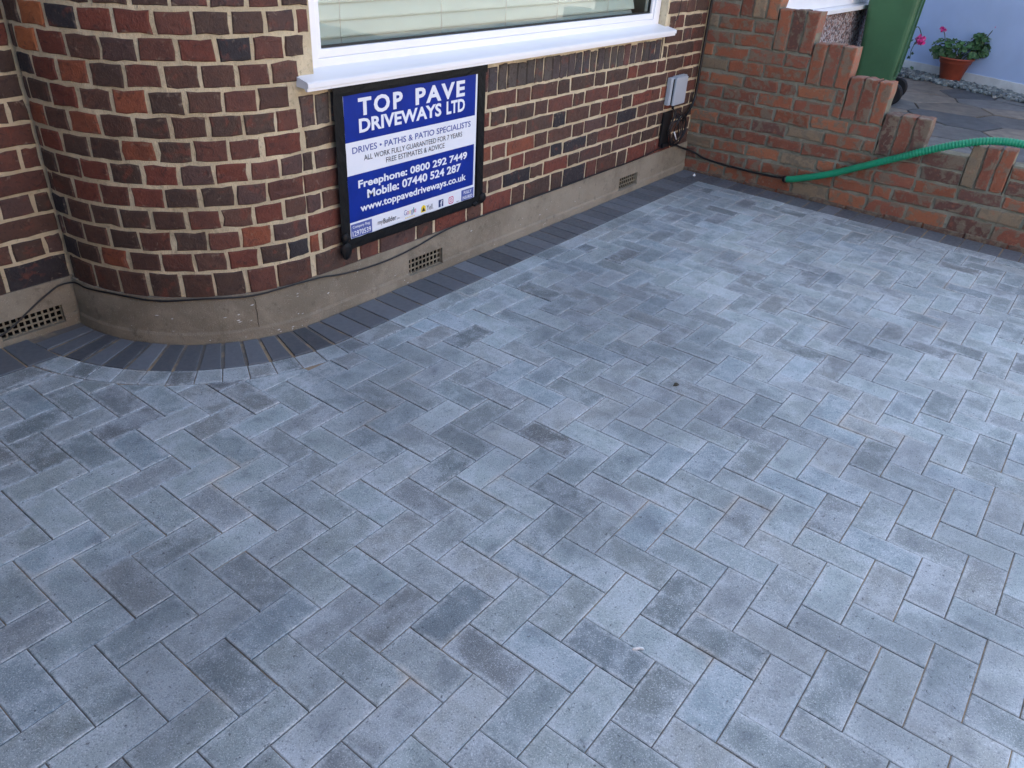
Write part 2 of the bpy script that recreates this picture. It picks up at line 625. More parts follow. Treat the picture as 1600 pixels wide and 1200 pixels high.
def paver_col():
    t = random.random()
    k = min(0.46, max(0.15, random.gauss(0.300, 0.050)))
    if t < 0.07: k *= 0.66
    elif t > 0.93: k *= 1.15
    tint = random.choice([(0.90, 1.02, 1.09), (0.92, 1.02, 1.07), (0.89, 1.02, 1.10), (0.94, 1.01, 1.07), (0.86, 1.01, 1.14), (0.93, 1.02, 1.05), (0.95, 1.00, 1.08), (0.91, 1.02, 1.08), (0.97, 1.0, 1.03)])
    return (k * tint[0] * 0.985, k * tint[1] * 1.045, k * tint[2] * 0.99)


def border_col():
    k = max(0.045, random.gauss(0.128, 0.022))
    return (k * 0.90, k * 1.0, k * 1.12)


BW = 0.2               # dark border width
LB = 0.1               # light band beside it
RB0, RB1, RB2 = BR + 0.012, BR + 0.208, BR + 0.302
YB0, YB1, YB2 = Y0 - 0.012, Y0 - 0.208, Y0 - 0.302      # along the house
XB0, XB1, XB2 = GX - 0.008, GX - 0.19, GX - 0.284        # along the garden wall
ZL0, ZL1, ZL2 = YL - 0.012, YL - 0.212, YL - 0.306        # along the left wall
XS = BX
pieces, border = [], []
# herringbone, 2 x 1 blocks on a 100 mm grid
OX, OY = 0.0, 0.0
cells = []
for i in range(-22, 48):
    for j in range(-14, 46):
        k = (i - j) % 4
        if k == 0:
            cells.append((i, j, 2, 1))
        elif k == 3:
            cells.append((i, j, 1, 2))
for (i, j, a, b_) in cells:
    x0, x1 = i * 0.1, (i + a) * 0.1
    y1, y0 = -j * 0.1, -(j + b_) * 0.1
    if x1 < DX0 + 0.05 or y0 < DY0 + 0.03 or x0 < DX0:
        continue
    poly = [(x0, y0), (x1, y0), (x1, y1), (x0, y1)]
    poly = clip(poly, XB2, 0, 1, 0)
    if len(poly) < 3: continue
    cx = sum(p[0] for p in poly) / len(poly); cy = sum(p[1] for p in poly) / len(poly)
    if cx > XS:
        poly = clip(poly, 0, YB2, 0, 1)
    else:
        poly = clip(poly, 0, ZL2, 0, 1)
        if len(poly) >= 3:
            cx = sum(p[0] for p in poly) / len(poly); cy = sum(p[1] for p in poly) / len(poly)
            dx, dy = cx - BX, cy - BY
            l = math.hypot(dx, dy)
            if l < RB2 + 0.15 and cy > YB2 - 0.12:
                poly = clip(poly, BX + dx / l * RB2, BY + dy / l * RB2, -dx / l, -dy / l)
    if len(poly) < 3 or abs(area2(poly)) < 0.0012:
        continue
    r = piece(poly, paver_col(), max(-0.0010, random.gauss(0.0002, 0.0010)))
    if r: pieces.append(r)


def run(x0, x1, step, fn):
    x = x0
    while x < x1 - 0.012:
        xe = min(x + step, x1)
        if x1 - xe < 0.03: xe = x1
        fn(x, xe)
        x = xe


# dark soldier border and the light band that follows it
def add_b(poly):
    r = piece(poly, border_col(), max(-0.001, random.gauss(0, 0.0007)), 0.0036)
    if r: border.append(r)


def add_l(poly):
    r = piece(poly, paver_col(), random.gauss(0, 0.0006), 0.0016)
    if r: pieces.append(r)


run(XS, XB1, 0.1, lambda a, b: add_b([(a, YB1), (b, YB1), (b, YB0), (a, YB0)]))
run(XS, XB2, 0.2, lambda a, b: add_l([(a, YB2), (b, YB2), (b, YB1), (a, YB1)]))
run(-YB0 - 0.0, -DY0, 0.1, lambda a, b: add_b([(XB1, -b), (XB0, -b), (XB0, -a), (XB1, -a)]))
run(-YB1, -DY0, 0.2, lambda a, b: add_l([(XB2, -b), (XB1, -b), (XB1, -a), (XB2, -a)]))
NW = 13
A0 = math.radians(180 + 14.5)     # where the curve's border meets the left wall's border
A1 = math.radians(270)


def arc(r, a): return (BX + r * math.cos(a), BY + r * math.sin(a))


DA = (A1 - A0) / NW
for k in range(-2, NW):
    a, b_ = max(A0 + DA * k, math.pi + 0.012), A0 + DA * (k + 1)
    g_ = 0.0025
    p = [arc(RB0, a + g_ / RB0), arc(RB1, a + g_ / RB1), arc(RB1, b_ - g_ / RB1), arc(RB0, b_ - g_ / RB0)]
    p = clip(p, 0, ZL0, 0, 1)
    if len(p) >= 3: add_b(p)
    if k >= -1:
        p = clip([arc(RB1, a), arc(RB2, a), arc(RB2, b_), arc(RB1, b_)], 0, ZL1, 0, 1)
        if len(p) >= 3: add_l(p)
xw = BX - RB1
add_b([(xw - 0.09, ZL1), (xw + 0.020, ZL1), (xw + 0.001, ZL0), (xw - 0.09, ZL0)])
run(-xw + 0.09, -DX0, 0.1, lambda a, b: add_b([(-b, ZL1), (-a, ZL1), (-a, ZL0), (-b, ZL0)]))
add_l([(0.31, ZL2), (0.489, ZL2), (0.464, ZL1), (0.31, ZL1)])
run(-0.31, -DX0, 0.2, lambda a, b: add_l([(-b, ZL2), (-a, ZL2), (-a, ZL1), (-b, ZL1)]))


def place(plist, name, mat, parent, limit, rest_name):
    plist = sorted(plist, key=lambda r: -r[1])
    rest = Geo()
    for k, (gg, ar) in enumerate(plist):
        if k < limit and ar > 0:
            gg.build(name, mat, parent)
        else:
            rest.merge(gg)
    if rest.v:
        tag(rest.build(rest_name, mat, parent), kind='stuff')


place(pieces, 'paver', M['paver'], drive, 300, 'paver_field')
place(border, 'border_paver', M['border'], drive, 90, 'border_field')

# ---------------------------------------------------------------- brick builder
def brick(P, u0, u1, z0, z1, col, jit=0.0017, depth=0.03, proud=None, seed=None):
    """P(u, z, d) maps wall coordinates to the world; a rough-edged brick with a rounded arris"""
    proud = max(-0.001, random.gauss(0.0004, 0.0012)) if proud is None else proud
    L, H = u1 - u0, z1 - z0
    nu = 4 if L > 0.15 else (3 if L > 0.05 else 2)
    nz = 2 if H < 0.12 else 4
    ring = []
    for k in range(nu): ring.append((u0 + L * k / nu, z0))
    for k in range(nz): ring.append((u1, z0 + H * k / nz))
    for k in range(nu): ring.append((u1 - L * k / nu, z1))
    for k in range(nz): ring.append((u0, z1 - H * k / nz))
    ring = [(a + random.gauss(0, jit), b + random.gauss(0, jit)) for a, b in ring]
    cu, cz = (u0 + u1) / 2, (z0 + z1) / 2
    def inn(p, d):
        return (p[0] + (d if p[0] < cu - L * 0.4 else (-d if p[0] > cu + L * 0.4 else 0)),
                p[1] + (d if p[1] < cz - H * 0.4 else (-d if p[1] > cz + H * 0.4 else 0)))
    n = len(ring)
    r2 = [inn(p, 0.004) for p in ring]
    r3 = [inn(p, min(0.014, H * 0.25, L * 0.25)) for p in ring]
    v = [P(a, b, proud - depth) for a, b in ring] + [P(a, b, proud - 0.004) for a, b in ring]
    v += [P(a, b, proud + random.gauss(0, 0.0004)) for a, b in r2] + [P(a, b, proud + random.gauss(0.0004, 0.0006)) for a, b in r3]
    rim = [1.0] * (3 * n) + [0.0] * n
    f = []
    for q in range(3):
        for i in range(n):
            j = (i + 1) % n
            f.append((q * n + i, q * n + j, (q + 1) * n + j, (q + 1) * n + i))
    f.append(tuple(range(3 * n, 4 * n)))
    gg = Geo().add(v, f, col, rim, seed)
    return gg, seen_area([P(u0, z0, 0), P(u1, z0, 0), P(u1, z1, 0), P(u0, z1, 0)])


def house_col(dark=False):
    t = random.random()
    if dark: c = random.choice([(0.075, 0.058, 0.055), (0.060, 0.052, 0.054), (0.095, 0.062, 0.052), (0.085, 0.07, 0.06), (0.11, 0.055, 0.048)])
    elif t < 0.05: c = (0.030, 0.027, 0.030)
    elif t < 0.40: c = (0.074, 0.045, 0.034)
    elif t < 0.62: c = (0.098, 0.050, 0.036)
    elif t < 0.78: c = (0.125, 0.050, 0.036)
    elif t < 0.88: c = (0.150, 0.046, 0.031)
    elif t < 0.94: c = (0.090, 0.051, 0.043)
    elif t < 0.985: c = (0.215, 0.068, 0.036)
    else: c = (0.34, 0.115, 0.045)
    k = random.uniform(0.85, 1.15)
    return tuple(x * k for x in c)


# ---------------------------------------------------------------- house
house = empty('house', (2.0, Y0 + 0.4, 0), 'dark red-brown brick house with curved corner and white window', 'house')
SETB = 0.006                       # bricks stand a little behind the plinth face
ARC = (BR - SETB) * math.pi / 2
RF = BR - SETB


def PF(u, z, d):
    """front of the house: u from the inner corner round the curve and along the window wall"""
    if u < ARC:
        a = math.pi + u / RF
        return Vector((BX + (RF + d) * math.cos(a), BY + (RF + d) * math.sin(a), z))
    return Vector((BX + u - ARC, Y0 + SETB - d, z))


def PL(u, z, d):
    return Vector((u, YL + SETB - d, z))


def XU(x): return x - BX + ARC


CH = 0.0788
BED0 = 0.2015
JT = 0.0135
bricks = []
NROW = 18
for k in range(NROW):
    z0 = BED0 + k * CH + JT / 2
    z1 = BED0 + (k + 1) * CH - JT / 2
    if k == 0: z0 = 0.178
    uend = ARC + 0.0 if k < 7 else (XU(1.375) if k < 9 else XU(1.452))
    # headers round the curve
    hw = 0.1148
    u = -0.03 if k % 2 else -0.03 - hw / 2
    last = 0
    while u < uend - 0.02:
        a, b_ = max(u, -JT / 2), u + hw
        if b_ > uend - 0.035: b_ = uend + JT / 2
        if b_ - a > 0.02:
            e = b_ - JT / 2
            if 8 <= k <= 10 and b_ > uend - 0.002: e -= (0.03 if k == 8 else (0.055 if k == 9 else 0.03))
            jitu = random.gauss(0, 0.0015)
            if e - a > 0.025:
                bricks.append(brick(PF, a + JT / 2 + jitu, e + jitu, z0 + random.gauss(0, 0.0012), z1 + random.gauss(0, 0.0012), house_col()))
        u = b_
    # Flemish bond along the front
    if k < 7:
        segs = [(ARC, XU(4.583))]
    elif k == 7 or k == 8:
        segs = [(XU(4.055), XU(4.583))]
    else:
        segs = [(XU(4.050 if k > 9 else 4.085), XU(4.583))]
    for (s0, s1) in segs:
        st, hd = 0.2265, 0.1140
        ph = [0.0, -0.170][k % 2] + (0.02 if k % 3 == 0 else 0)
        u = s0 + ph
        n = 0
        while u < s1 - 0.01:
            L = st if n % 2 == 0 else hd
            a, b_ = max(u, s0), min(u + L, s1)
            if s1 - b_ < 0.03: b_ = s1
            if b_ - a > 0.028:
                ju = random.gauss(0, 0.002)
                bricks.append(brick(PF, a + JT / 2 + ju, b_ - JT / 2 + ju, z0 + random.gauss(0, 0.0012), z1 + random.gauss(0, 0.0012), house_col()))
            u += L
            if b_ == s1: break
            n += 1
    # set-back wall on the left
    x = 0.760 - (0.066 if k % 2 else 0.0)
    n = k % 2
    if k % 2: bricks.append(brick(PL, 0.701, 0.753, z0, z1, house_col()))
    while x > -1.9:
        L = 0.2265 if n % 2 == 0 else 0.114
        bricks.append(brick(PL, x - L + JT / 2, x - JT / 2, z0 + random.gauss(0, 0.001), z1 + random.gauss(0, 0.001), house_col()))
        x -= L
        n += 1
# soldier course under the sill
u = 1.392
while u < 4.035:
    b_ = min(u + random.uniform(0.066, 0.074), 4.040)
    bricks.append(brick(PF, XU(u), XU(b_) - 0.008, 0.759, 0.866 + random.gauss(0, 0.003), house_col(True)))
    u = b_
ztop = BED0 + NROW * CH
# mortar backing, standing a little behind the brick faces, follows the same line
MR = -0.0050


def sheet(P, u0, u1, z0, z1, d, back, nu=1):
    """a wall leaf from depth d to depth back"""
    v, f = [], []
    for i in range(nu + 1):
        u = u0 + (u1 - u0) * i / nu
        v += [P(u, z0, d), P(u, z1, d), P(u, z1, back), P(u, z0, back)]
    for i in range(nu):
        for q in range(4):
            f.append((i * 4 + q, (i + 1) * 4 + q, (i + 1) * 4 + (q + 1) % 4, i * 4 + (q + 1) % 4))
    f += [(0, 1, 2, 3), (nu * 4 + 3, nu * 4 + 2, nu * 4 + 1, nu * 4)]
    return Geo().add(v, f)


g = Geo()
g.merge(sheet(PF, 0.0, ARC, 0.12, ztop, MR, -0.10, 40))
g.merge(sheet(PF, ARC, XU(4.72), 0.12, 0.884, MR, -0.10, 1))
g.merge(sheet(PF, ARC, XU(1.462), 0.884, ztop, MR, -0.10, 1))
g.merge(sheet(PF, XU(4.040), XU(4.72), 0.884, ztop, MR, -0.10, 1))
g.merge(sheet(PL, -4.0, 0.80, 0.12, ztop, MR, -0.10, 1))
wall = g.build('brick_wall', M['mortar'], house, (2.0, Y0 + 0.05, 0.0))
place(bricks, 'brick', M['brick'], wall, 300, 'brickwork')
# upper storeys, roof and the mass behind, which keep the sun off the drive
g = Geo()
EAVE = 5.3
g.merge(sheet(PF, 0.0, ARC, ztop, EAVE, 0, -0.10, 24))
g.merge(sheet(PF, ARC, XU(1.462), ztop, EAVE, 0, -0.10, 1))
g.merge(sheet(PF, XU(4.040), XU(4.72), ztop, EAVE, 0, -0.10, 1))
g.merge(sheet(PF, XU(1.462), XU(4.040), 2.16, EAVE, 0, -0.10, 1))
g.merge(sheet(PL, -4.0, 0.80, ztop, EAVE, 0, -0.10, 1))
g.box((-4.0, YL + 0.12, 0.0), (1.2, 8.6, EAVE))
g.box((1.2, Y0 + 0.60, 0.0), (4.72, 8.6, EAVE))
g.build('upper_wall', M['upper'], house, (2.0, 1.0, 0))
g = Geo()
g.add([(-4.2, 0.0, 5.25), (4.72, 0.0, 5.25), (4.72, 8.9, 5.25), (-4.2, 8.9, 5.25), (-4.2, 4.5, 8.4), (4.72, 4.5, 8.4)],
      [(0, 1, 2, 3), (0, 1, 5, 4), (2, 3, 4, 5), (0, 4, 3), (1, 2, 5)])
g.build('roof', M['roof'], house)

# plinth, with openings left for the air bricks
PPROF = [(0.0, 0.186), (0.003, 0.12), (0.004, 0.045), (0.008, 0.034), (0.012, -0.03)]
PRI = [(0.0, 0.19), (-0.06, 0.19), (-0.06, -0.03)]


def plinth(P, u0, u1, zlo, zhi, nu):
    front = []
    for i in range(len(PPROF) - 1):
        (d0, z0), (d1, z1) = PPROF[i], PPROF[i + 1]
        if not front and zhi <= z0 and zhi >= z1:
            t = (z0 - zhi) / (z0 - z1); front.append((d0 + (d1 - d0) * t, zhi))
        if front and z1 > zlo: front.append((d1, z1))
        if z1 <= zlo <= z0:
            t = (z0 - zlo) / (z0 - z1); front.append((d0 + (d1 - d0) * t, zlo)); break
    sec = front + [(-0.06, zlo), (-0.06, zhi)]
    m = len(sec)
    v, f = [], []
    for i in range(nu + 1):
        u = u0 + (u1 - u0) * i / nu
        v += [P(u, z, d + SETB) for d, z in sec]
    for i in range(nu):
        for q in range(m):
            f.append((i * m + q, i * m + (q + 1) % m, (i + 1) * m + (q + 1) % m, (i + 1) * m + q))
    f += [tuple(range(m - 1, -1, -1)), tuple(range(nu * m, nu * m + m))]
    return Geo().add(v, f)


g = Geo()
VZ0, VZ1 = 0.030, 0.106
g.merge(plinth(PF, 0.0, ARC, -0.03, 0.186, 36))
edges = [(1.378, 1.905, None), (1.905, 2.125, 1), (2.125, 3.712, None), (3.712, 3.935, 1), (3.935, 4.592, None)]
for a, b_, v in edges:
    if v:
        g.merge(plinth(PF, XU(a), XU(b_), -0.03, VZ0, 1)); g.merge(plinth(PF, XU(a), XU(b_), VZ1, 0.186, 1))
    else:
        g.merge(plinth(PF, XU(a), XU(b_), -0.03, 0.186, 6))
LV0, LV1 = 0.018, 0.088
for a, b_, v in [(-4.0, 0.462, None), (0.462, 0.690, 1), (0.690, 0.76, None)]:
    if v:
        g.merge(plinth(PL, a, b_, -0.03, LV0, 1)); g.merge(plinth(PL, a, b_, LV1, 0.186, 1))
    else:
        g.merge(plinth(PL, a, b_, -0.03, 0.186, 4))
g.build('plinth', M['plinth'], house, (2.0, Y0 + 0.02, 0))


# a hairline crack and a few paint scuffs on the curved plinth
g = Geo()
z, u = 0.165, 0.728
while z > 0.045:
    z2, u2 = z - random.uniform(0.008, 0.016), u + random.gauss(0.0006, 0.0022)
    dd = SETB + 0.0052
    g.add([PF(u - 0.0009, z, dd), PF(u + 0.0009, z, dd), PF(u2 + 0.0009, z2, dd), PF(u2 - 0.0009, z2, dd)], [(0, 1, 2, 3)])
    z, u = z2, u2
g.build('crack', M['dark'], house)
g = Geo()
for k in range(46):
    u = random.choice([random.gauss(0.90, 0.05), random.gauss(XU(3.05), 0.25), random.gauss(0.55, 0.15), random.gauss(XU(2.0), 0.4)])
    z = random.uniform(0.05, 0.15) if k % 3 else random.uniform(0.005, 0.03)
    dd = SETB + (0.0055 if z > 0.045 else 0.0122)
    a, b_ = random.uniform(0.002, 0.009), random.uniform(0.001, 0.0028)
    g.add([PF(u - a, z, dd), PF(u, z - b_, dd), PF(u + a, z + 0.001, dd), PF(u + a * 0.2, z + b_, dd)], [(0, 1, 2, 3)])
tag(g.build('paint_scuff', M['whitepaint'], house), kind='stuff')


def air_brick(P, u0, u1, z0, z1, cols, rows, note):
    gb = Geo()
    gb.merge(sheet(P, u0 - 0.002, u1 + 0.002, z0 - 0.002, z1 + 0.002, SETB - 0.026, SETB - 0.05))  # near-black sheet whose colour stands in for the shade behind the holes
    back = gb.build('vent_back', M['dark'], house)
    gb = Geo()
    du, dz = (u1 - u0) / cols, (z1 - z0) / rows
    t = 0.0034
    for i in range(cols + 1):
        c = u0 + du * i
        gb.merge(sheet(P, max(u0, c - t), min(u1, c + t), z0, z1, SETB - 0.008, SETB - 0.0108))
    for j in range(rows + 1):
        c = z0 + dz * j
        gb.merge(sheet(P, u0, u1, max(z0, c - t), min(z1, c + t), SETB - 0.0085, SETB - 0.0105))
    o = gb.build('air_vent', M['vent'], house)
    o['label'] = note
    back.parent = o
    back.location = back.location + wloc(house) - wloc(o)


air_brick(PF, XU(1.906), XU(2.124), VZ0, VZ1, 9, 3, 'clay air vent with square holes below the sign')
air_brick(PF, XU(3.713), XU(3.934), VZ0, VZ1, 9, 3, 'small clay air vent near the garden wall corner')
air_brick(PL, 0.463, 0.689, LV0, LV1, 10, 3, 'clay air vent at the left edge beside the curve')

# ---------------------------------------------------------------- window (part of the house)
FY = Y0 + 0.055          # face of the frame
g = Geo()
X0, X1, Z0, Z1 = 1.464, 4.038, 0.925, 2.158
g.box((X0, FY, Z0), (X0 + 0.062, FY + 0.07, Z1), bev=0.004)
g.box((X1 - 0.062, FY, Z0), (X1, FY + 0.07, Z1), bev=0.004)
g.box((X0 + 0.0605, FY + 0.001, Z0), (X1 - 0.0605, FY + 0.069, Z0 + 0.045), bev=0.004)
g.box((X0 + 0.0605, FY + 0.001, Z1 - 0.06), (X1 - 0.0605, FY + 0.069, Z1), bev=0.004)
win = g.build('window', M['upvc'], house)
win['label'] = 'white plastic window frame with venetian blind behind'
g = Geo()
a0, a1, c0, c1 = X0 + 0.062, X1 - 0.062, Z0 + 0.045, Z1 - 0.06
def bead(lo, hi): g.box(lo, hi, bev=0.003)
bead((a0, FY + 0.008, c0), (a1, FY + 0.06, c0 + 0.030))
bead((a0, FY + 0.008, c1 - 0.03), (a1, FY + 0.06, c1))
bead((a0, FY + 0.009, c0 + 0.028), (a0 + 0.022, FY + 0.059, c1 - 0.028))
bead((a1 - 0.022, FY + 0.009, c0 + 0.028), (a1, FY + 0.059, c1 - 0.028))
g.build('glazing_bead', M['upvc'], win)
g = Geo()
gx0, gx1, gz0, gz1 = a0 + 0.022, a1 - 0.022, c0 + 0.030, c1 - 0.03
g.box((gx0, FY + 0.020, gz0), (gx1, FY + 0.036, gz0 + 0.007))
g.box((gx1 - 0.006, FY + 0.021, gz0 + 0.0065), (gx1, FY + 0.035, gz1))
g.box((gx0, FY + 0.021, gz0 + 0.0065), (gx0 + 0.005, FY + 0.035, gz1))
g.build('gasket', M['gasket'], win)
g = Geo()
g.add([(gx0 - 0.004, FY + 0.028, gz0 - 0.004), (gx1 + 0.004, FY + 0.028, gz0 - 0.004), (gx1 + 0.004, FY + 0.028, gz1 + 0.004), (gx0 - 0.004, FY + 0.028, gz1 + 0.004)], [(0, 1, 2, 3)])
g.build('pane', M['glass'], win)
# sloping sill with a front lip
prof = [(FY + 0.02, 0.944), (FY - 0.002, 0.942), (Y0 - 0.046, 0.921), (Y0 - 0.052, 0.917), (Y0 - 0.052, 0.902), (Y0 - 0.046, 0.900), (Y0 - 0.046, 0.890), (Y0 - 0.038, 0.889), (Y0 - 0.030, 0.898), (FY + 0.02, 0.900)]
g = Geo()
m = len(prof)
xs = [1.384, 4.072]
v = [(x, y, z) for x in xs for y, z in prof]
g.add(v, [(q, (q + 1) % m, m + (q + 1) % m, m + q) for q in range(m)] + [tuple(range(m)), tuple(range(2 * m - 1, m - 1, -1))])
g.build('sill', M['upvc'], win)
# room behind, as deep as the blind needs
g = Geo()
g.box((1.42, FY + 0.46, 0.60), (4.10, FY + 0.50, 2.3))
g.box((1.42, FY + 0.071, 0.60), (1.466, FY + 0.459, 2.3))
g.box((4.034, FY + 0.071, 0.60), (4.10, FY + 0.459, 2.3))
g.box((1.467, FY + 0.071, 0.90), (4.033, FY + 0.459, 0.962))
g.box((1.467, FY + 0.071, 2.15), (4.033, FY + 0.459, 2.25))
g.build('window_reveal', M['roomwall'], house)

# ---------------------------------------------------------------- blind behind the glass
BYb = FY + 0.115
blind = empty('venetian_blind', (2.68, BYb, 0.97), 'white venetian blind with wide slats hanging behind the window glass', 'blind')
NS = 18
me0 = None
for k in range(NS):
    zc = 0.985 + k * 0.0595
    if me0 is None:
        gg = Geo()
        pr = []
        for t in range(7):
            q = t / 6 - 0.5
            a = R(68)
            dy, dz = q * 0.064 * math.cos(a), q * 0.064 * math.sin(a)
            bow = 0.004 * (1 - (2 * q) ** 2)
            pr.append((dy - bow * math.sin(a) * 1.0, dz + bow * math.cos(a) * 0))
        xs = [1.555, 3.915]
        v = [(x, BYb + y + th, zc + z) for th in (0, 0.0016) for x in xs for y, z in pr]
        n = len(pr)
        f = []
        for q in range(n - 1):
            f.append((q, q + 1, n + q + 1, n + q)); f.append((2 * n + q, 3 * n + q, 3 * n + q + 1, 2 * n + q + 1))
        f += [(0, n, 3 * n, 2 * n), (n - 1, 2 * n - 1 + 2 * n - n, 4 * n - 1, 2 * n - 1)]
        f[-1] = (n - 1, 3 * n - 1, 4 * n - 1, 2 * n - 1)
        gg.add(v, f, smooth=True)
        s0_ = gg.build('slat', M['blind'], blind)
        me0 = s0_
    else:
        c = me0.copy()
        COL.objects.link(c)
        c.location = me0.location + Vector((0, 0, k * 0.0595))
for x in (1.72, 2.28, 2.72, 3.14, 3.62):
    g = Geo()
    g.tube([(x, BYb - 0.016, 0.96), (x, BYb - 0.016, 2.05)], 0.0011, 5)
    g.build('cord', M['upvc'], blind)
g = Geo(); g.box((1.555, BYb - 0.02, 2.04), (3.815, BYb + 0.03, 2.09)); g.build('head_rail', M['blind'], blind)

# ---------------------------------------------------------------- sign
SY = Y0 - 0.013
sign = empty('company_sign', (1.95, SY, 0.29), 'blue and white driveway company sign taped to the brick wall', 'sign')
SX0, SX1, SZ0, SZ1 = 1.566, 2.330, 0.298, 0.852
g = Geo(); g.box((SX0 - 0.03, SY, SZ0 - 0.03), (SX1 + 0.03, SY + 0.008, SZ1 + 0.022)); g.build('backing_board', M['tape'], sign)
g = Geo(); g.box((SX0, SY - 0.0010, SZ0), (SX1, SY + 0.001, SZ1)); panel = g.build('panel', M['sign_white'], sign)


def flat(name, mat, x0, x1, z0, z1, lift=0.0014, par=None, sk=(0, 0)):
    gg = Geo()
    y = SY - lift
    gg.add([(x0, y, z0), (x1, y, z0 + sk[0]), (x1, y, z1 + sk[1]), (x0, y, z1)], [(0, 1, 2, 3)])
    return gg.build(name, mat, par or panel)


flat('blue_band', M['sign_blue'], SX0 + 0.001, SX1 - 0.012, 0.678, SZ1 - 0.001)
flat('blue_band', M['sign_blue'], SX0 + 0.001, SX1 - 0.012, 0.365, 0.552)
flat('slate_label', M['sign_pale'], 1.571, 1.684, 0.301, 0.357, 0.0014)
flat('slate_label', M['sign_pale'], 2.238, 2.324, 0.304, 0.354, 0.0014)


def text(body, mat, x0, x1, z0, z1, off=0.0, lift=0.0019, space=1.0, word=1.0, name='lettering'):
    """letters of one line, scaled so that they fill the given box"""
    cu = bpy.data.curves.new('t', 'FONT')
    cu.body = body
    cu.size = 1.0
    cu.offset = off
    cu.space_character = space
    cu.space_word = word
    cu.resolution_u = 3
    ob = bpy.data.objects.new('t', cu)
    COL.objects.link(ob)
    bpy.context.view_layer.update()
    me = bpy.data.meshes.new_from_object(ob)
    xs = [v.co.x for v in me.vertices]; ys = [v.co.y for v in me.vertices]
    ax, bx, ay, by = min(xs), max(xs), min(ys), max(ys)
    gg = Geo()
    y = SY - lift
    gg.add([(x0 + (v.co.x - ax) / (bx - ax) * (x1 - x0), y, z0 + (v.co.y - ay) / (by - ay) * (z1 - z0)) for v in me.vertices],
           [list(p.vertices) for p in me.polygons])
    bpy.data.objects.remove(ob); bpy.data.curves.remove(cu); bpy.data.meshes.remove(me)
    return gg.build(name, mat, panel)


WHT, INK = M['sign_white'], M['ink']
text('TOP', WHT, 1.638, 1.872, 0.768, 0.834, 0.035, space=1.25)
text('PAVE', WHT, 1.944, 2.246, 0.768, 0.834, 0.035, space=1.2)
text('DRIVEWAYS', WHT, 1.638, 2.098, 0.706, 0.759, 0.033, space=1.0)
text('LTD', WHT, 2.130, 2.248, 0.706, 0.759, 0.033, space=1.0)
text('DRIVES \u2022 PATHS & PATIO SPECIALISTS', M['sign_pale'], 1.598, 2.290, 0.633, 0.658, 0.012)
text('ALL WORK FULLY GUARANTEED FOR 7 YEARS', INK, 1.656, 2.234, 0.599, 0.620, 0.002)
text('FREE ESTIMATES & ADVICE', INK, 1.773, 2.120, 0.569, 0.590, 0.0)
text('Freephone: 0800 292 7449', WHT, 1.620, 2.271, 0.486, 0.527, 0.03)
text('Mobile: 07440 524 287', WHT, 1.665, 2.230, 0.446, 0.482, 0.03)
text('www.toppavedriveways.co.uk', WHT, 1.625, 2.267, 0.389, 0.429, 0.026)
text('Company Reg:', WHT, 1.580, 1.674, 0.336, 0.350, 0.01)
text('12970539', WHT, 1.578, 1.677, 0.306, 0.328, 0.012)
text('FULLY', WHT, 2.255, 2.308, 0.333, 0.347, 0.012)
text('INSURED', WHT, 2.247, 2.316, 0.309, 0.324, 0.012)
text('my', INK, 1.716, 1.744, 0.315, 0.335, 0.0)
text('Builder', INK, 1.747, 1.822, 0.319, 0.341, 0.014)
text('.com', INK, 1.825, 1.840, 0.319, 0.325, 0.0)
GC = [M['navy'], M['magenta'], M['yellow'], M['navy'], M['hose'], M['magenta']]
gx = 1.868
for ch, wd, mt, lo, hi in zip('Google', (0.016, 0.011, 0.011, 0.011, 0.004, 0.011), GC, (0.324, 0.324, 0.324, 0.318, 0.324, 0.324), (0.347, 0.340, 0.340, 0.340, 0.348, 0.340)):
    text(ch, M['sign_pale'] if mt is M['navy'] else mt, gx, gx + wd, lo, hi, -0.004)
    gx += wd + 0.0018
for k in range(5): flat('star', M['yellow'], 1.876 + k * 0.0125, 1.882 + k * 0.0125, 0.3085, 0.3135)
gg = Geo(); gg.add([(1.972, SY - 0.0014, 0.312), (2.003, SY - 0.0014, 0.312), (2.001, SY - 0.0014, 0.337), (1.988, SY - 0.0014, 0.344), (1.975, SY - 0.0014, 0.337)], [(0, 1, 2, 3, 4)])
gg.build('yellow_mark', M['yellow'], panel)
gg = Geo(); gg.add([(1.978, SY - 0.0019, 0.316), (1.998, SY - 0.0019, 0.316), (1.988, SY - 0.0019, 0.336)], [(0, 1, 2)])
gg.build('triangle_mark', M['ink'], panel)
text('Yell.', INK, 2.008, 2.050, 0.314, 0.338, 0.0)
flat('square_mark', M['navy'], 2.085, 2.116, 0.310, 0.343)
text('f', WHT, 2.096, 2.110, 0.310, 0.339, 0.02)


def ring(cx, cz, r0, r1, mat, lift, sq=2.0, n=24):
    gg = Geo()
    v, f = [], []
    for k in range(n):
        a = 2 * math.pi * k / n
        ca, sa = math.cos(a), math.sin(a)
        q = (abs(ca) ** sq + abs(sa) ** sq) ** (-1 / sq)
        for r in (r0, r1): v.append((cx + ca * q * r, SY - lift, cz + sa * q * r))
    for k in range(n):
        f.append((2 * k, 2 * k + 1, (2 * k + 3) % (2 * n), (2 * k + 2) % (2 * n)))
    gg.add(v, f)
    return gg.build('camera_mark', mat, panel)


ring(2.168, 0.3255, 0.0125, 0.0165, M['magenta'], 0.0014, 5)
ring(2.168, 0.3255, 0.0050, 0.0085, M['magenta'], 0.0014)
flat('dash_mark', INK, 2.205, 2.222, 0.3085, 0.3105)


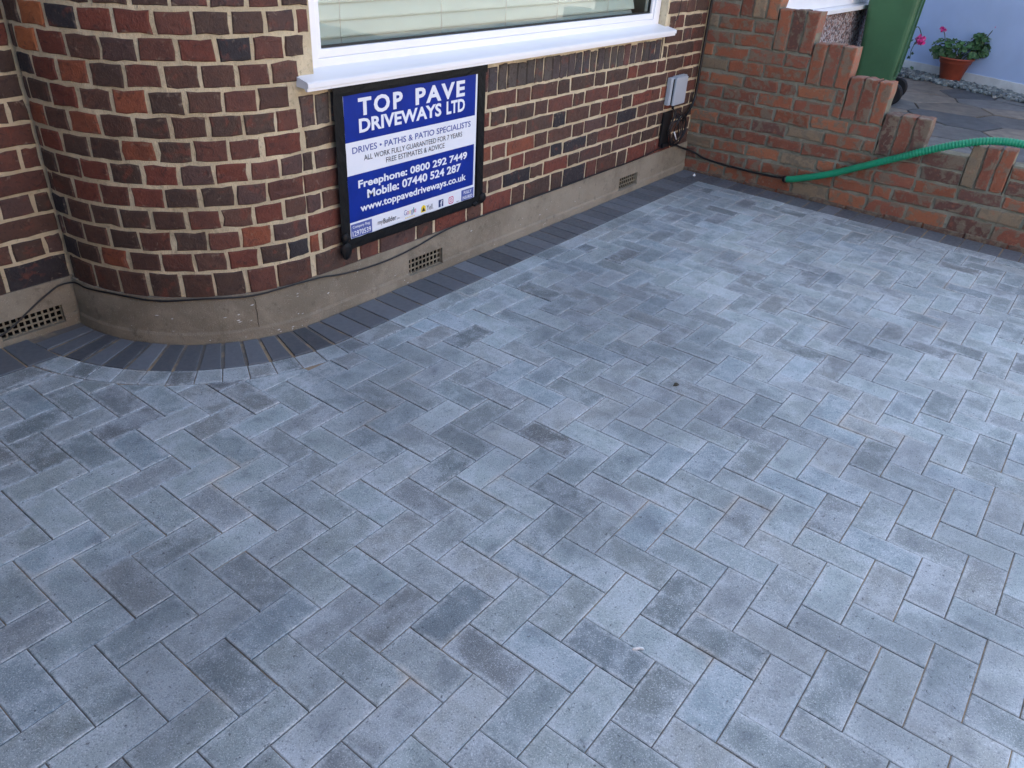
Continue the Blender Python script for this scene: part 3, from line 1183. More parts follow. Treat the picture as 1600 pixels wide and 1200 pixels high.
def strip(x0, z0, x1, z1, wd, lift=0.004, nm='tape_strip'):
    """creased black tape laid over the sign's edge"""
    gg = Geo()
    n = 26
    dx, dz = x1 - x0, z1 - z0
    l = math.hypot(dx, dz); tx, tz = dx / l, dz / l; nx, nz = -tz, tx
    v, f = [], []
    for i in range(n + 1):
        t = i / n
        cx, cz = x0 + dx * t, z0 + dz * t
        wob = random.gauss(0, 0.0006)
        for q, s in enumerate((-0.5, -0.17, 0.17, 0.5)):
            v.append((cx + nx * wd * s + nx * wob, SY - lift - (random.random() * 0.0022 if 0 < q < 3 else random.random() * 0.0008), cz + nz * wd * s + nz * wob))
    for i in range(n):
        for q in range(3):
            f.append((i * 4 + q, (i + 1) * 4 + q, (i + 1) * 4 + q + 1, i * 4 + q + 1))
    gg.add(v, f)
    o = gg.build(nm, M['tape'], sign)
    md = o.modifiers.new('thick', 'SOLIDIFY'); md.thickness = 0.0006
    return o


strip(1.543, 0.245, 1.541, 0.885, 0.046, 0.0035)
strip(1.520, 0.868, 2.390, 0.868, 0.036, 0.0047)
strip(2.358, 0.885, 2.366, 0.262, 0.046, 0.0035)
strip(1.520, 0.279, 2.395, 0.284, 0.042, 0.0047)
# lumps of taped-over cord at the lower corners
for (cx, cz, sx, sz) in [(1.538, 0.258, 0.026, 0.036), (1.536, 0.312, 0.020, 0.022), (2.384, 0.290, 0.026, 0.026), (2.33, 0.272, 0.018, 0.012)]:
    bm = bmesh.new()
    bmesh.ops.create_icosphere(bm, subdivisions=2, radius=1)
    gg = Geo()
    bm.verts.index_update()
    gg.add([(cx + v.co.x * sx * (1 + random.gauss(0, 0.1)), SY - 0.006 + v.co.y * 0.011, cz + v.co.z * sz * (1 + random.gauss(0, 0.1))) for v in bm.verts], [[v.index for v in f.verts] for f in bm.faces])
    bm.free()
    gg.build('tape_lump', M['tape'], sign)

# ---------------------------------------------------------------- junction box, coil and cables
box = empty('junction_box', (4.25, Y0, 0.475), 'pale grey plastic cable box fixed to the wall near the corner', 'junction box')
g = Geo(); g.box((4.160, Y0 - 0.026, 0.478), (4.345, Y0 + 0.004, 0.640), bev=0.006); g.build('base', M['greybox'], box)
g = Geo(); g.box((4.196, Y0 - 0.042, 0.475), (4.352, Y0 - 0.0265, 0.638), bev=0.005); g.build('cover', M['greybox'], box)
g = Geo(); g.box((4.186, Y0 - 0.030, 0.482), (4.1955, Y0 - 0.0262, 0.632)); g.build('seam', M['black'], box)
for k in range(6):
    g = Geo(); g.box((4.212 + k * 0.024, Y0 - 0.036, 0.6395), (4.224 + k * 0.024, Y0 - 0.006, 0.646)); g.build('ridge', M['greybox'], box)
g = Geo(); g.tube([(4.25, Y0 - 0.015, 0.479), (4.25, Y0 - 0.018, 0.446)], 0.008, 8); g.build('gland', M['black'], box)

plate = empty('cable_bracket', (4.22, Y0, 0.21), 'black plastic backing plate behind the coiled cable', 'bracket')
g = Geo(); g.box((4.165, Y0 - 0.010, 0.222), (4.272, Y0 + 0.003, 0.432), bev=0.004); g.build('plate', M['black'], plate)
g = Geo(); g.box((4.180, Y0 - 0.026, 0.212), (4.26, Y0 - 0.0105, 0.240), bev=0.003); g.build('clip', M['black'], plate)
coil = empty('cable_coil', (4.37, Y0 - 0.03, 0.24), 'coil of thin black cable hanging below the grey box', 'cable')
for q in range(6):
    pts = []
    cx, cz = 4.310 + random.gauss(0, 0.010), 0.322 + random.gauss(0, 0.010)
    rx, rz = 0.080 + random.gauss(0, 0.010), 0.086 + random.gauss(0, 0.012)
    ph = random.random() * 6
    for k in range(33):
        a = 2 * math.pi * k / 32
        pts.append((cx + rx * math.cos(a), Y0 - 0.030 - 0.006 * q - 0.006 * math.sin(a * 2 + ph), cz + rz * math.sin(a) + 0.006 * math.sin(a * 3 + ph)))
    g = Geo(); g.tube(pts, 0.0032, 6, cap=False); g.build('loop', M['black'], coil)
g = Geo(); g.tube(catmull([(4.25, Y0 - 0.02, 0.45), (4.29, Y0 - 0.05, 0.38), (4.30, Y0 - 0.056, 0.32), (4.33, Y0 - 0.05, 0.26)]), 0.004, 6); g.build('loop', M['black'], coil)
g = Geo(); g.tube([(4.225, Y0 - 0.066, 0.318), (4.262, Y0 - 0.070, 0.266)], 0.0045, 6); g.build('label_tie', M['upvc'], coil)


def cable(name, pts, rad, label, k=8, group=None):
    g = Geo()
    g.tube(catmull(pts, k), rad, 7)
    return tag(g.build(name, M['black'], None), label, 'cable', group)


# along the top of the plinth, round the curve to the left
pts = [(4.24, Y0 - 0.014, 0.222)]
for x in [3.9, 3.5, 3.1, 2.7, 2.45, 2.2]:
    pts.append((x, Y0 - 0.008, 0.191 + random.gauss(0, 0.0015)))
pts += [(2.06, Y0 - 0.006, 0.176), (1.954, Y0 - 0.007, 0.160), (1.80, Y0 - 0.009, 0.148), (1.66, Y0 - 0.008, 0.148), (1.52, Y0 - 0.006, 0.160), (1.42, Y0 - 0.006, 0.178)]
for k in range(0, 15):
    u = ARC - 0.01 - k * (ARC - 0.03) / 14
    q = PF(u, 0.183 + 0.004 * math.sin(k * 1.3) - 0.008 * (k / 14), SETB + 0.006)
    pts.append(tuple(q))
pts += [(0.70, YL - 0.010, 0.166), (0.66, YL - 0.008, 0.150), (0.60, YL - 0.007, 0.118), (0.53, YL - 0.008, 0.076), (0.49, YL - 0.010, 0.056), (0.44, YL - 0.009, 0.040), (0.30, YL - 0.012, 0.028)]
cable('wall_cable', pts, 0.0034, 'thin black cable running along the plinth and round the curved corner')
cable('corner_cable', [(4.566, Y0 - 0.010, 1.75), (4.562, Y0 - 0.012, 1.2), (4.566, Y0 - 0.011, 0.9), (4.560, Y0 - 0.012, 0.65), (4.555, Y0 - 0.014, 0.48), (4.48, Y0 - 0.02, 0.40), (4.38, Y0 - 0.035, 0.36)], 0.0090, 'black cable dropping down the corner between house and garden wall')
cable('loose_wire', [(4.16, Y0 - 0.004, 1.4), (4.165, Y0 - 0.006, 1.10), (4.150, Y0 - 0.008, 0.985), (4.120, Y0 - 0.008, 0.960)], 0.0024, 'thin dark wire hanging on the brickwork right of the window')
cable('floor_cable', [(4.27, Y0 - 0.03, 0.222), (4.36, Y0 - 0.025, 0.205), (4.47, Y0 - 0.022, 0.168), (GX - 0.022, Y0 - 0.06, 0.134), (GX - 0.014, 0.345, 0.106), (GX - 0.013, 0.24, 0.096), (GX - 0.013, 0.155, 0.092), (GX - 0.013, -0.026, 0.090), (GX - 0.017, -0.18, 0.096), (GX - 0.026, -0.26, 0.107)], 0.0066, 'black cable along the foot of the garden wall into the green conduit')
# green ribbed conduit
hp = catmull([(GX - 0.026, -0.235, 0.098), (GX - 0.030, -0.30, 0.115), (GX - 0.032, -0.50, 0.192), (GX - 0.033, -0.67, 0.276), (GX - 0.034, -0.83, 0.356), (GX - 0.030, -0.98, 0.432),
              (GX - 0.020, -1.13, 0.498), (GX + 0.005, -1.28, 0.541), (GX + 0.03, -1.43, 0.548), (GX + 0.06, -1.60, 0.522), (GX + 0.09, -1.85, 0.482), (GX + 0.11, -2.2, 0.452)], 40)
rad = []
for k in range(len(hp)):
    y = hp[k].y
    amp = 0.0 if y > -0.6 else min(1.0, (-0.6 - y) / 0.4)
    rad.append(0.0205 + 0.0021 * amp * math.sin(k * math.pi / 2 * 1.0))
hose = empty('conduit', (GX - 0.03, -0.235, 0.0), 'bright green ribbed conduit resting against and over the garden wall', 'hose')
g = Geo(); g.tube(hp, rad, 16); g.build('tube', M['hose'], hose)
g = Geo(); g.tube([hp[0] + Vector((0.0, 0.014, -0.004)), hp[0], hp[14]], [0.019, 0.0222, 0.0222], 14); g.build('taped_end', M['black'], hose)

# ---------------------------------------------------------------- garden wall
gwall = empty('garden_wall', (GX + 0.1, -0.6, 0), 'weathered orange-red brick garden wall stepping down away from the house', 'wall')
GT = 0.016           # courses climb slightly away from the house
GH = 0.081


def PG(u, z, d):
    """u runs away from the house; z along the tilted courses"""
    return Vector((GX - d - 0.0, Y0 + 0.015 - u, z + GT * u))


def garden_col():
    t = random.random()
    if t < 0.38: c = (0.275, 0.092, 0.048)
    elif t < 0.66: c = (0.240, 0.082, 0.050)
    elif t < 0.80: c = (0.130, 0.062, 0.048)
    elif t < 0.91: c = (0.34, 0.125, 0.062)
    else: c = (0.26, 0.19, 0.12)
    k = random.uniform(0.8, 1.15)
    return tuple(x * k for x in c)


U = lambda y: Y0 + 0.015 - y
# step profile of the wall: (u from, u to, top of the body, top of the upright capping bricks)
steps = [(-0.02, U(0.29), 1.215, 1.215 + 0.225), (U(0.29), U(0.042), 0.974, 1.205), (U(0.042), U(-0.205), 0.812, 1.045), (U(-0.205), U(-0.457), 0.650, 0.885),
         (U(-0.457), U(-0.704), 0.488, 0.728), (U(-0.704), U(-0.962), 0.326, 0.560 + 0.006), (U(-0.962), U(-1.195), 0.407, None), (U(-1.195), U(-1.418), 0.245, 0.478),
         (U(-1.418), U(-1.72), 0.407, None), (U(-1.72), U(-1.95), 0.245, 0.478), (U(-1.95), U(-4.5), 0.407, None)]
GJ = 0.015
gb = []
THK = 0.108


def body_top(u0, u1):
    return min(s[2] for s in steps if s[0] < u1 - 0.03 and s[1] > u0 + 0.03)


for k in range(0, 15):
    z0, z1 = 0.002 + k * GH + GJ / 2, 0.002 + (k + 1) * GH - GJ / 2
    if k == 0: z0 = -0.06
    # the stretch of wall that reaches this course, in runs
    runs, cur = [], None
    for s in steps:
        if s[2] >= z1 - 0.005:
            if cur and abs(cur[1] - s[0]) < 1e-6: cur[1] = s[1]
            else:
                cur = [s[0], s[1]]; runs.append(cur)
        else:
            cur = None
    for (s0, s1) in runs:
        u = s0 - (0.1125 if k % 2 else 0.0) - random.random() * 0.02
        while u < s1 - 0.02:
            L = 0.232 if random.random() > 0.10 else 0.115
            a, b_ = max(u, s0), min(u + L, s1)
            if s1 - b_ < 0.045: b_ = s1
            if b_ - a > 0.03:
                gb.append(brick(PG, a + GJ / 2, b_ - GJ / 2, z0 + random.gauss(0, 0.002), z1 + random.gauss(0, 0.002), garden_col(), 0.0028, 0.04, random.gauss(0, 0.002)))
            u += L
            if b_ == s1: break
# upright capping bricks, full thickness of the wall
for s in steps:
    if s[3] is None: continue
    n = max(3, round((s[1] - s[0]) / 0.0825))
    wdt = (s[1] - s[0]) / n
    for k in range(n):
        a = s[0] + k * wdt
        gb.append(brick(PG, a + 0.005, a + wdt - 0.005, s[2] + 0.008, s[3] + random.gauss(0, 0.003), garden_col(), 0.0022, THK + 0.004, random.gauss(0.002, 0.002)))
g = Geo()
for s in steps:
    top = s[2] - 0.004
    g.merge(sheet(PG, s[0], s[1], -0.08, top + 0.004, -0.006, -THK))
    if s[3]:
        g.merge(sheet(PG, s[0] + 0.006, s[1] - 0.006, top, s[3] - 0.016, -0.007, -THK + 0.006))
gw = g.build('mortar', M['gmortar'], gwall, (GX + 0.1, -0.6, 0))
place(gb, 'brick', M['gbrick'], gwall, 300, 'brickwork')
# narrow footing bricks showing at paving level
g = Geo()
n = 24
for k in range(n):
    u0, u1 = 0.02 + k * 0.225, 0.02 + (k + 1) * 0.225 - 0.012
    d0 = 0.012 + random.gauss(0, 0.002)
    q = brick(lambda u, z, d: Vector((GX - d, Y0 + 0.015 - u, z)), u0, u1, -0.05, 0.016 + 0.012 * min(1, k / 8), (0.12, 0.075, 0.055), 0.003, 0.02, d0)[0]
    q.build('footing_brick', M['gbrick'], gwall)

# ---------------------------------------------------------------- unseen fence added left of the drive to shade the paving
FX = -1.25
random.seed(3)
fence = empty('shade_fence', (FX, -1.2, 0), 'tall unseen timber fence added to shade the left side of the drive', 'fence')
y = 1.05
while y > -4.3:
    g = Geo(); g.box((FX - 0.02 + random.gauss(0, 0.002), y - 0.118, 0.02), (FX - 0.002 + random.gauss(0, 0.0015), y, 2.25 + random.gauss(0, 0.004))); g.build('board', M['timber'], fence)
    y -= 0.121
for y in (1.0, -0.75, -2.5, -4.2):
    g = Geo(); g.box((FX + 0.001, y - 0.05, -0.1), (FX + 0.10, y + 0.05, 2.3)); g.build('post', M['timber'], fence)
for z in (0.35, 1.85):
    g = Geo(); g.box((FX + 0.0015, -4.25, z), (FX + 0.055, 1.05, z + 0.08)); g.build('rail', M['timber'], fence)

# ---------------------------------------------------------------- neighbour's side
NZ = 0.10
g = Geo()
g.box((GX + THK + 0.006, -4.4, -0.12), (10.9, 0.56, NZ - 0.012))
patio = tag(g.build('patio', M['patiobed'], None, (7.5, -2, -0.12)), kind='structure')
random.seed(21)
seeds = []
tries = 0
while len(seeds) < 105 and tries < 4000:
    tries += 1
    p = (random.uniform(GX + THK, 10.6), random.uniform(-3.6, 0.55))
    # wide, shallow stones
    if all(((p[0] - q[0]) / 0.9) ** 2 + ((p[1] - q[1]) / 1.15) ** 2 > 0.40 ** 2 for q in seeds):
        seeds.append(p)
for i, s in enumerate(seeds):
    poly = [(GX + THK + 0.01, -3.7), (10.6, -3.7), (10.6, 0.55), (GX + THK + 0.01, 0.55)]
    for j, q in enumerate(seeds):
        if i != j and math.hypot(q[0] - s[0], q[1] - s[1]) < 1.9:
            dx, dy = q[0] - s[0], q[1] - s[1]
            l = math.hypot(dx, dy)
            poly = clip(poly, (s[0] + q[0]) / 2, (s[1] + q[1]) / 2, dx / l, dy / l)
            if len(poly) < 3: break
    if len(poly) < 3: continue
    poly = inset(poly, 0.008)
    if len(poly) < 3 or abs(area2(poly)) < 0.004: continue
    t = random.random()
    c = (0.125, 0.125, 0.122) if t < 0.45 else ((0.18, 0.155, 0.125) if t < 0.8 else (0.08, 0.086, 0.092))
    kk = random.uniform(0.8, 1.25)
    n = len(poly)
    h = NZ + random.gauss(0, 0.003)
    ip = inset(poly, 0.006)
    if len(ip) != n: ip = poly
    v = [(p[0], p[1], NZ - 0.05) for p in poly] + [(p[0], p[1], h - 0.004) for p in poly] + [(p[0], p[1], h) for p in ip]
    f = []
    for q in range(2):
        for a in range(n):
            b_ = (a + 1) % n
            f.append((q * n + a, q * n + b_, (q + 1) * n + b_, (q + 1) * n + a))
    f.append(tuple(range(2 * n, 3 * n)))
    Geo().add(v, f, tuple(x * kk for x in c)).build('slab', M['slab'], patio)

# blue wall and its stones
WX, WYY = 10.19, 0.415
wd = Vector((-0.4084, -0.9128, 0)); wn = Vector((-0.9128, 0.4084, 0))


def PB(u, z, d):
    p = Vector((WX, WYY, 0)) + wd * u + wn * d
    return Vector((p.x, p.y, z))


bw = empty('rendered_wall', (WX, WYY, NZ), 'pale blue rendered wall with white base strip behind the flower pot', 'wall')
sheet(PB, -0.12, 3.2, NZ + 0.105, 2.7, 0, -0.22).build('render', M['bluewall'], bw)
sheet(PB, -0.12, 3.2, 0.0, NZ + 0.107, 0.012, -0.218).build('base_strip', M['whitepaint'], bw)
g = Geo()
random.seed(5)
for k in range(2200):
    u = random.uniform(-0.1, 3.0)
    d = 0.02 + random.random() * 0.40 + abs(random.gauss(0, 0.03))
    if d > 0.50: continue
    c = PB(u, NZ + 0.006 + random.random() * 0.018, d)
    sx, sy, sz = random.uniform(0.014, 0.034), random.uniform(0.010, 0.026), random.uniform(0.006, 0.015)
    rot = Matrix.Rotation(random.random() * 6.28, 3, 'Z') @ Matrix.Rotation(random.gauss(0, 0.5), 3, 'X')
    v = []
    for zz in (-1, 1):
        for a in range(5):
            an = a * 1.2566 + random.gauss(0, 0.2)
            v.append(c + rot @ Vector((sx * math.cos(an) * (1 if zz < 0 else 0.8), sy * math.sin(an) * (1 if zz < 0 else 0.8), sz * zz)))
    f = [(4, 3, 2, 1, 0), (5, 6, 7, 8, 9)] + [(a, (a + 1) % 5, 5 + (a + 1) % 5, 5 + a) for a in range(5)]
    k_ = random.uniform(0.6, 1.5)
    cc = random.choice([(0.16, 0.19, 0.19), (0.20, 0.225, 0.22), (0.11, 0.13, 0.14), (0.24, 0.25, 0.235)])
    g.add(v, f, tuple(x * k_ for x in cc))
tag(g.build('slate_chippings', M['chips'], None), 'loose grey-green slate chippings along the foot of the blue wall', 'gravel', kind='stuff')

# neighbour's house
nh = empty('neighbour_house', (7.0, 1.0, 0), 'neighbouring house with pebbledash wall and white window sill', 'house')
NY = 0.50
g = Geo(); g.box((4.90, NY, -0.05), (8.86, NY + 0.30, 0.845)); g.build('pebbledash_wall', M['pebbledash'], nh)
g = Geo(); g.box((4.90, NY - 0.06, 0.862), (8.70, NY + 0.10, 0.898), bev=0.006); g.build('sill', M['upvc'], nh)
g = Geo(); g.box((4.90, NY + 0.03, 0.90), (8.60, NY + 0.12, 2.2)); g.build('window_frame', M['upvc'], nh)
g = Geo(); g.box((4.90, NY + 0.0, 2.2), (8.86, NY + 0.30, EAVE)); g.box((4.722, 0.82, 0.0), (8.86, 8.6, EAVE)); g.box((8.86, 1.9, 0.0), (14.0, 8.6, EAVE)); g.build('upper_wall', M['whitepaint'], nh)
g = Geo(); g.box((8.87, 1.86, 0.0), (11.5, 1.895, 2.6)); g.build('porch_wall', M['bluewall'], nh)
g = Geo()
g.add([(4.722, 0.0, 5.25), (14.2, 0.0, 5.25), (14.2, 8.9, 5.25), (4.722, 8.9, 5.25), (4.722, 4.5, 8.4), (14.2, 4.5, 8.4)],
      [(0, 1, 2, 3), (0, 1, 5, 4), (2, 3, 4, 5), (0, 4, 3), (1, 2, 5)])
g.build('roof', M['roof'], nh)

# wheelie bin: side towards us, wheels and handle on the right
BC = Vector((7.93, 0.165, NZ))
bina = R(8)
wb = empty('wheelie_bin', BC, 'tall green plastic wheelie bin standing on the slate paving', 'bin')
rz = Matrix.Rotation(bina, 3, 'Z')


def bl(x, y, z): return BC + rz @ Vector((x, y, z))


def frus(levels, smooth=False, cap=True):
    """stack of rounded rectangles (z, half x, y from, y to)"""
    v, f = [], []
    m = 0
    for z, hx, ya, yb in levels:
        loop = []
        cx, cy, hy = 0, (ya + yb) / 2, (yb - ya) / 2
        r = min(0.045, hx * 0.4)
        for qx, qy, st in ((1, 1, 0), (-1, 1, 90), (-1, -1, 180), (1, -1, 270)):
            for t in (0, 30, 60, 90):
                a = R(st + t)
                loop.append(bl(cx + qx * (hx - r) + r * math.cos(a), cy + qy * (hy - r) + r * math.sin(a), z))
        m = len(loop)
        v += loop
    for i in range(len(levels) - 1):
        for k in range(m):
            f.append((i * m + k, i * m + (k + 1) % m, (i + 1) * m + (k + 1) % m, (i + 1) * m + k))
    if cap:
        f.append(tuple(range(m - 1, -1, -1))); f.append(tuple(range((len(levels) - 1) * m, len(levels) * m)))
    return Geo().add(v, f)


frus([(0.03, 0.185, -0.095, 0.20), (0.22, 0.195, -0.125, 0.215), (0.93, 0.235, -0.155, 0.272), (0.93, 0.255, -0.168, 0.292), (0.985, 0.255, -0.168, 0.292)]).build('body', M['bin'], wb)
frus([(0.987, 0.262, -0.178, 0.300), (1.02, 0.260, -0.173, 0.298), (1.06, 0.19, -0.12, 0.25)]).build('lid', M['bin'], wb)
for sx in (-1, 1):
    g = Geo()
    c = []
    n = 24
    cx0 = sx * 0.205
    prof = [(0.03, -0.028), (0.085, -0.030), (0.098, -0.022), (0.098, 0.022), (0.085, 0.030), (0.03, 0.028)]
    v, f = [], []
    for r, o in prof:
        for k in range(n):
            a = 2 * math.pi * k / n
            v.append(bl(cx0 + o, -0.140 + r * math.cos(a), 0.099 + r * math.sin(a)))
    for i in range(len(prof) - 1):
        for k in range(n): f.append((i * n + k, i * n + (k + 1) % n, (i + 1) * n + (k + 1) % n, (i + 1) * n + k))
    f.append(tuple(range(n))); f.append(tuple(range((len(prof) - 1) * n, len(prof) * n)))
    wheel = g.add(v, f, smooth=False).build('wheel', M['rubber'], wb)
g = Geo(); g.tube([bl(-0.24, -0.140, 0.099), bl(0.24, -0.140, 0.099)], 0.011, 8); g.build('axle', M['black'], wb)
g = Geo(); g.tube([bl(-0.22, -0.16, 0.96), bl(-0.22, -0.215, 0.985), bl(0.22, -0.215, 0.985), bl(0.22, -0.16, 0.96)], 0.014, 8); g.build('handle', M['bin'], wb)
g = Geo()
for k in (-0.17, 0.17):
    g.add([bl(k - 0.012, -0.124, 0.24), bl(k + 0.012, -0.124, 0.24), bl(k + 0.012, -0.154, 0.93), bl(k - 0.012, -0.154, 0.93), bl(k - 0.012, -0.136, 0.24), bl(k + 0.012, -0.136, 0.24), bl(k + 0.012, -0.170, 0.93), bl(k - 0.012, -0.170, 0.93)],
          [(0, 1, 2, 3), (4, 5, 6, 7), (0, 1, 5, 4), (1, 2, 6, 5), (2, 3, 7, 6), (3, 0, 4, 7)])
g.build('rear_rib', M['bin'], wb)
g = Geo(); g.add([bl(-0.12, -0.1555, 0.86), bl(-0.08, -0.1555, 0.86), bl(-0.08, -0.1575, 0.89), bl(-0.12, -0.1575, 0.89)], [(0, 1, 2, 3)]); g.build('sticker', M['paper'], wb)

# potted geranium
PC = Vector((9.80, -0.105, NZ + 0.01))
pot = empty('flower_pot', PC, 'terracotta pot standing on the slate chippings by the blue wall', 'flower pot')
g = Geo(); g.lathe([(0.0, 0.0), (0.100, 0.0), (0.105, 0.008), (0.148, 0.18), (0.156, 0.184), (0.160, 0.19), (0.168, 0.222), (0.182, 0.228), (0.187, 0.238), (0.182, 0.245), (0.16, 0.243), (0.15, 0.21), (0.0, 0.206)], PC, 32); g.build('body', M['terracotta'], pot)
g = Geo(); g.lathe([(0.0, 0.209), (0.1515, 0.209)], PC, 24); g.build('soil', M['mud'], pot)
random.seed(11)


def leaf(c, nrm, r, col):
    """round, lobed, slightly cupped leaf"""
    nrm = nrm.normalized()
    t = nrm.orthogonal().normalized(); b_ = nrm.cross(t)
    a0 = random.random() * 6.28
    v = [c - nrm * r * 0.18]
    n = 11
    for k in range(n):
        a = a0 + 2 * math.pi * k / n
        q = r * (0.82 + 0.2 * math.cos(a * 5)) * (0.45 if k == 0 else 1)
        v.append(c + (t * math.cos(a) + b_ * math.sin(a)) * q + nrm * r * 0.10 * math.cos(a * 5))
    f = [(0, 1 + k, 1 + (k + 1) % n) for k in range(n)]
    return v, f


def bloom(c, r, n=26, col=(0.75, 0.05, 0.28)):
    gg = Geo()
    for k in range(n):
        d = Vector((random.gauss(0, 1), random.gauss(0, 1), random.gauss(0.2, 1))).normalized()
        kk = random.uniform(0.75, 1.3)
        cc = tuple(min(0.9, x * kk) for x in (col if random.random() > 0.25 else (0.80, 0.22, 0.45)))
        v, f = leaf(c + d * r * random.uniform(0.5, 1.0), d + Vector((random.gauss(0, 0.4), random.gauss(0, 0.4), random.gauss(0, 0.4))), r * 0.42, cc)
        gg.add(v, f, cc)
    return gg


pl = empty('geranium', PC + Vector((0, 0, 0.21)), 'bushy geranium with pink flowers growing in the terracotta pot', 'plant')
right = Vector((0.20, -0.98, 0))
g = Geo()
lobes = [(-0.17, 0.33, 0.11, 0.10), (-0.05, 0.34, 0.13, 0.09), (0.08, 0.33, 0.13, 0.09), (0.20, 0.37, 0.11, 0.11), (0.15, 0.45, 0.07, 0.06), (-0.19, 0.28, 0.10, 0.06), (0.25, 0.34, 0.06, 0.07)]
for k in range(330):
    lx, lz, lr, lh = random.choice(lobes)
    d = Vector((random.gauss(0, 1), random.gauss(0, 1), random.gauss(0.25, 1))).normalized()
    c = PC + right * lx + Vector((d.x * lr, d.y * lr, lz + d.z * lh)) * 1.0 * 1 + Vector((-0.02, 0, 0))
    c = PC + right * lx + Vector((d.x * lr * random.uniform(0.7, 1), d.y * lr * random.uniform(0.7, 1), lz + d.z * lh * random.uniform(0.7, 1)))
    if c.z < PC.z + 0.215: c.z = PC.z + 0.215 + random.random() * 0.05
    kk = random.uniform(0.55, 1.5)
    cc = random.choice([(0.035, 0.095, 0.030), (0.045, 0.115, 0.038), (0.06, 0.13, 0.05)])
    v, f = leaf(c, d + Vector((-0.3, -0.1, 0.9)), random.uniform(0.026, 0.042), cc)
    g.add(v, f, tuple(x * kk for x in cc))
tag(g.build('foliage', M['leaf'], pl), kind='stuff')
g = Geo()
for k in range(9):
    lx = -0.20 + k * 0.05
    g.tube(catmull([PC + Vector((random.gauss(0, 0.05), random.gauss(0, 0.05), 0.20)), PC + right * lx * 0.5 + Vector((0, 0, 0.28)), PC + right * lx + Vector((0, 0, 0.34))], 4), 0.006, 5, (0.08, 0.12, 0.05))
fl = [(-0.22, 0.50, 0.034, 30), (0.27, 0.58, 0.020, 12), (0.33, 0.49, 0.016, 10)]
for lx, lz, r, n in fl:
    g.tube(catmull([PC + right * lx * 0.7 + Vector((0, 0, 0.36)), PC + right * lx * 0.85 + Vector((0, 0, (lz + 0.36) / 2 + 0.02)), PC + right * lx + Vector((0, 0, lz))], 4), 0.004, 5, (0.10, 0.10, 0.06))
g.build('stems', M['leaf'], pl)
for lx, lz, r, n in fl:
    bloom(PC + right * lx + Vector((0, 0, lz)), r, n).build('flower_head', M['petal'], pl)

# second plant, mostly hidden behind the bin
P2 = Vector((9.55, 0.36, NZ))
p2 = empty('trailing_geranium', P2, 'trailing plant with one pink flower showing past the bin edge', 'plant')
bloom(P2 + Vector((0.0, -0.10, 0.40)), 0.055, 44).build('flower_head', M['petal'], p2)
g = Geo()
g.tube(catmull([P2 + Vector((0.05, 0.15, 0.0)), P2 + Vector((0.03, 0.08, 0.3)), P2 + Vector((0.01, -0.02, 0.52)), P2 + Vector((0, -0.10, 0.44))], 5), 0.005, 5, (0.05, 0.09, 0.04))
g.tube(catmull([P2 + Vector((0, -0.08, 0.44)), P2 + Vector((0, -0.04, 0.30)), P2 + Vector((0, -0.05, 0.20))], 5), 0.004, 5, (0.05, 0.09, 0.04))
g.build('stem', M['leaf'], p2)
g = Geo()
for k in range(40):
    c = P2 + Vector((random.gauss(0, 0.08), 0.12 + random.gauss(0, 0.07), random.uniform(0.1, 0.5)))
    v, f = leaf(c, Vector((-0.5, random.gauss(0, 0.4), 0.7)), random.uniform(0.025, 0.04), None)
    g.add(v, f, (0.04, 0.09, 0.035))
for q in ((0, -0.06, 0.26), (0, -0.03, 0.215)):
    v, f = leaf(P2 + Vector(q), Vector((-1, 0, 0.4)), 0.02, None)
    g.add(v, f, (0.03, 0.07, 0.04))
tag(g.build('foliage', M['leaf'], p2), kind='stuff')
# shrub in the gap between the pebbledash and the bin
P3 = Vector((9.35, 1.05, NZ))
p3 = empty('porch_plant', P3, 'dark leafy plant in the gap between pebbledash wall and bin', 'plant')
g = Geo()
for k in range(160):
    d = Vector((random.gauss(0, 1), random.gauss(0, 1), random.gauss(0, 1))).normalized()
    c = P3 + Vector((d.x * 0.22, d.y * 0.22, 0.48 + d.z * 0.25)) 
    kk = random.uniform(0.5, 1.5)
    v, f = leaf(c, d + Vector((-0.3, 0, 0.6)), random.uniform(0.03, 0.05), None)
    g.add(v, f, (0.035 * kk, 0.085 * kk, 0.03 * kk))
tag(g.build('foliage', M['leaf'], p3), kind='stuff')
g = Geo(); g.tube([P3, P3 + Vector((0, 0, 0.45))], 0.012, 6, (0.05, 0.04, 0.03)); g.build('stem', M['leaf'], p3)
g = Geo(); g.lathe([(0.0, 0.0), (0.12, 0.0), (0.16, 0.24), (0.14, 0.24), (0.0, 0.22)], P3, 20)
tag(g.build('plant_tub', M['black'], None, P3), 'dark tub under the plant beside the pebbledash wall', 'flower pot')

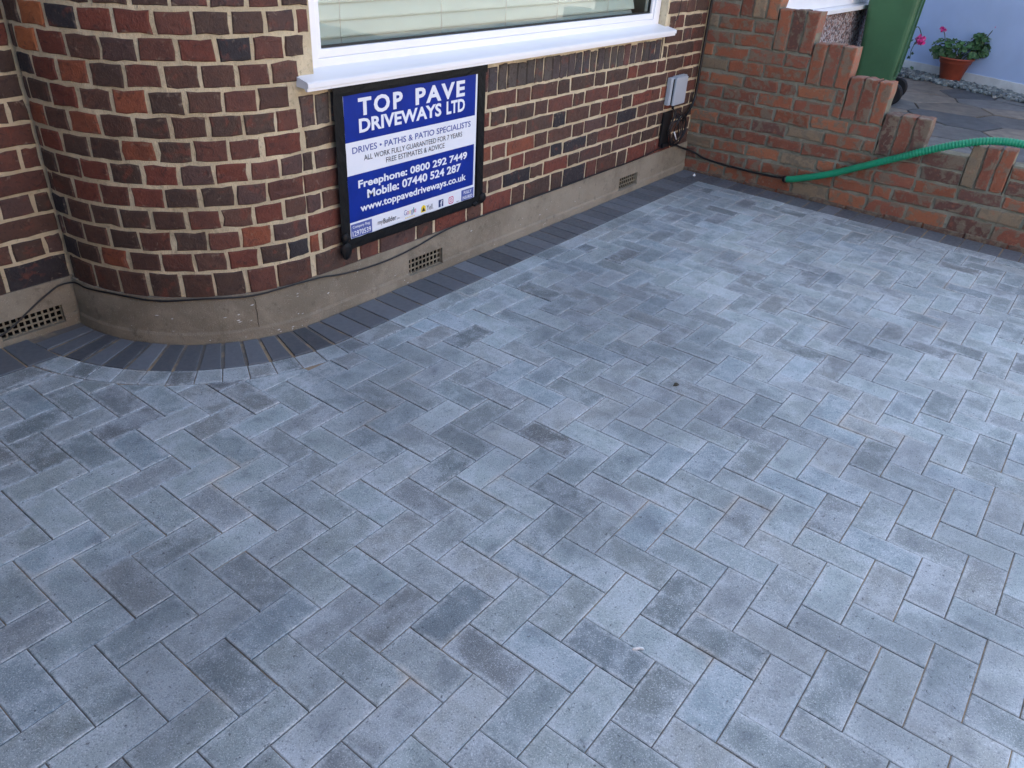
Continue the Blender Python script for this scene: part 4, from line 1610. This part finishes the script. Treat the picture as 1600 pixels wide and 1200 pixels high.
# ---------------------------------------------------------------- sunlit houses over the road, added to bounce warm light, mirrored in the glass
def far_house(x0, x1, mat, label):
    hh = empty('added_street_house', ((x0 + x1) / 2, -19.0, 0), label, 'house', 'added houses across the road')
    g = Geo(); g.box((x0, -27.0, -0.14), (x1, -19.0, 5.4)); g.build('wall', mat, hh)
    g = Geo()
    g.add([(x0 - 0.3, -18.6, 5.4), (x1 + 0.3, -18.6, 5.4), (x1 + 0.3, -27.4, 5.4), (x0 - 0.3, -27.4, 5.4), (x0 - 0.3, -23, 8.6), (x1 + 0.3, -23, 8.6)],
          [(0, 1, 2, 3), (0, 1, 5, 4), (2, 3, 4, 5), (0, 4, 3), (1, 2, 5)])
    g.build('roof', M['roof'], hh)
    for cx, z0_, z1_, w_ in ((x0 + 1.9, 0.9, 2.3, 1.1), (x0 + 1.9, 3.4, 4.7, 1.1), (x1 - 1.5, 3.4, 4.6, 0.7)):
        g = Geo(); g.box((cx - w_, -19.05, z0_), (cx + w_, -18.96, z1_)); fr = g.build('window', M['upvc'], hh)
        g = Geo(); g.box((cx - w_ + 0.08, -18.962, z0_ + 0.08), (cx - 0.04, -18.945, z1_ - 0.08)); g.build('pane', M['farglass'], fr)
        g = Geo(); g.box((cx + 0.04, -18.962, z0_ + 0.08), (cx + w_ - 0.08, -18.945, z1_ - 0.08)); g.build('pane', M['farglass'], fr)
    g = Geo(); g.box((x1 - 2.0, -19.05, -0.1), (x1 - 1.0, -18.95, 2.05)); g.build('door', M['navy'], hh)


far_house(-9.5, -3.6, M['farbrick'], 'unseen brick house added over the road, left of the cream one')
far_house(-3.0, 3.0, M['cream'], 'unseen cream rendered house added over the road facing the window')
far_house(3.6, 9.6, M['farbrick'], 'unseen brick house added over the road, right of the cream one')

# ---------------------------------------------------------------- small litter on the paving
def scrap(name, pts, mat, label, h=0.003):
    n = len(pts)
    c = Vector((sum(p[0] for p in pts) / n, sum(p[1] for p in pts) / n, h * 2.4 + 0.001))
    v = [(p[0], p[1], 0.0012) for p in pts] + [(p[0] * 0.9 + c.x * 0.1, p[1] * 0.9 + c.y * 0.1, 0.0012 + h * random.uniform(0.6, 1.4)) for p in pts] + [tuple(c)]
    f = [(a, (a + 1) % n, n + (a + 1) % n, n + a) for a in range(n)] + [(n + a, n + (a + 1) % n, 2 * n) for a in range(n)]
    tag(Geo().add(v, f).build(name, mat, None), label, 'litter')


scrap('plastic_scrap', [(0.790, -1.343), (0.794, -1.349), (0.803, -1.356), (0.808, -1.364), (0.812, -1.361), (0.808, -1.351), (0.802, -1.348), (0.795, -1.340)], M['paper'], 'small white scrap lying on the grey paving blocks near the camera')
scrap('dry_crumb', [(1.930, -0.846), (1.940, -0.858), (1.952, -0.860), (1.956, -0.850), (1.946, -0.842)], M['mud'], 'small dark crumb on the paving in mid drive', 0.005)
scrap('mortar_crumb', [(4.476, 0.350), (4.484, 0.338), (4.494, 0.341), (4.495, 0.352), (4.485, 0.357)], M['paper'], 'white crumb at the corner between house and garden wall', 0.007)
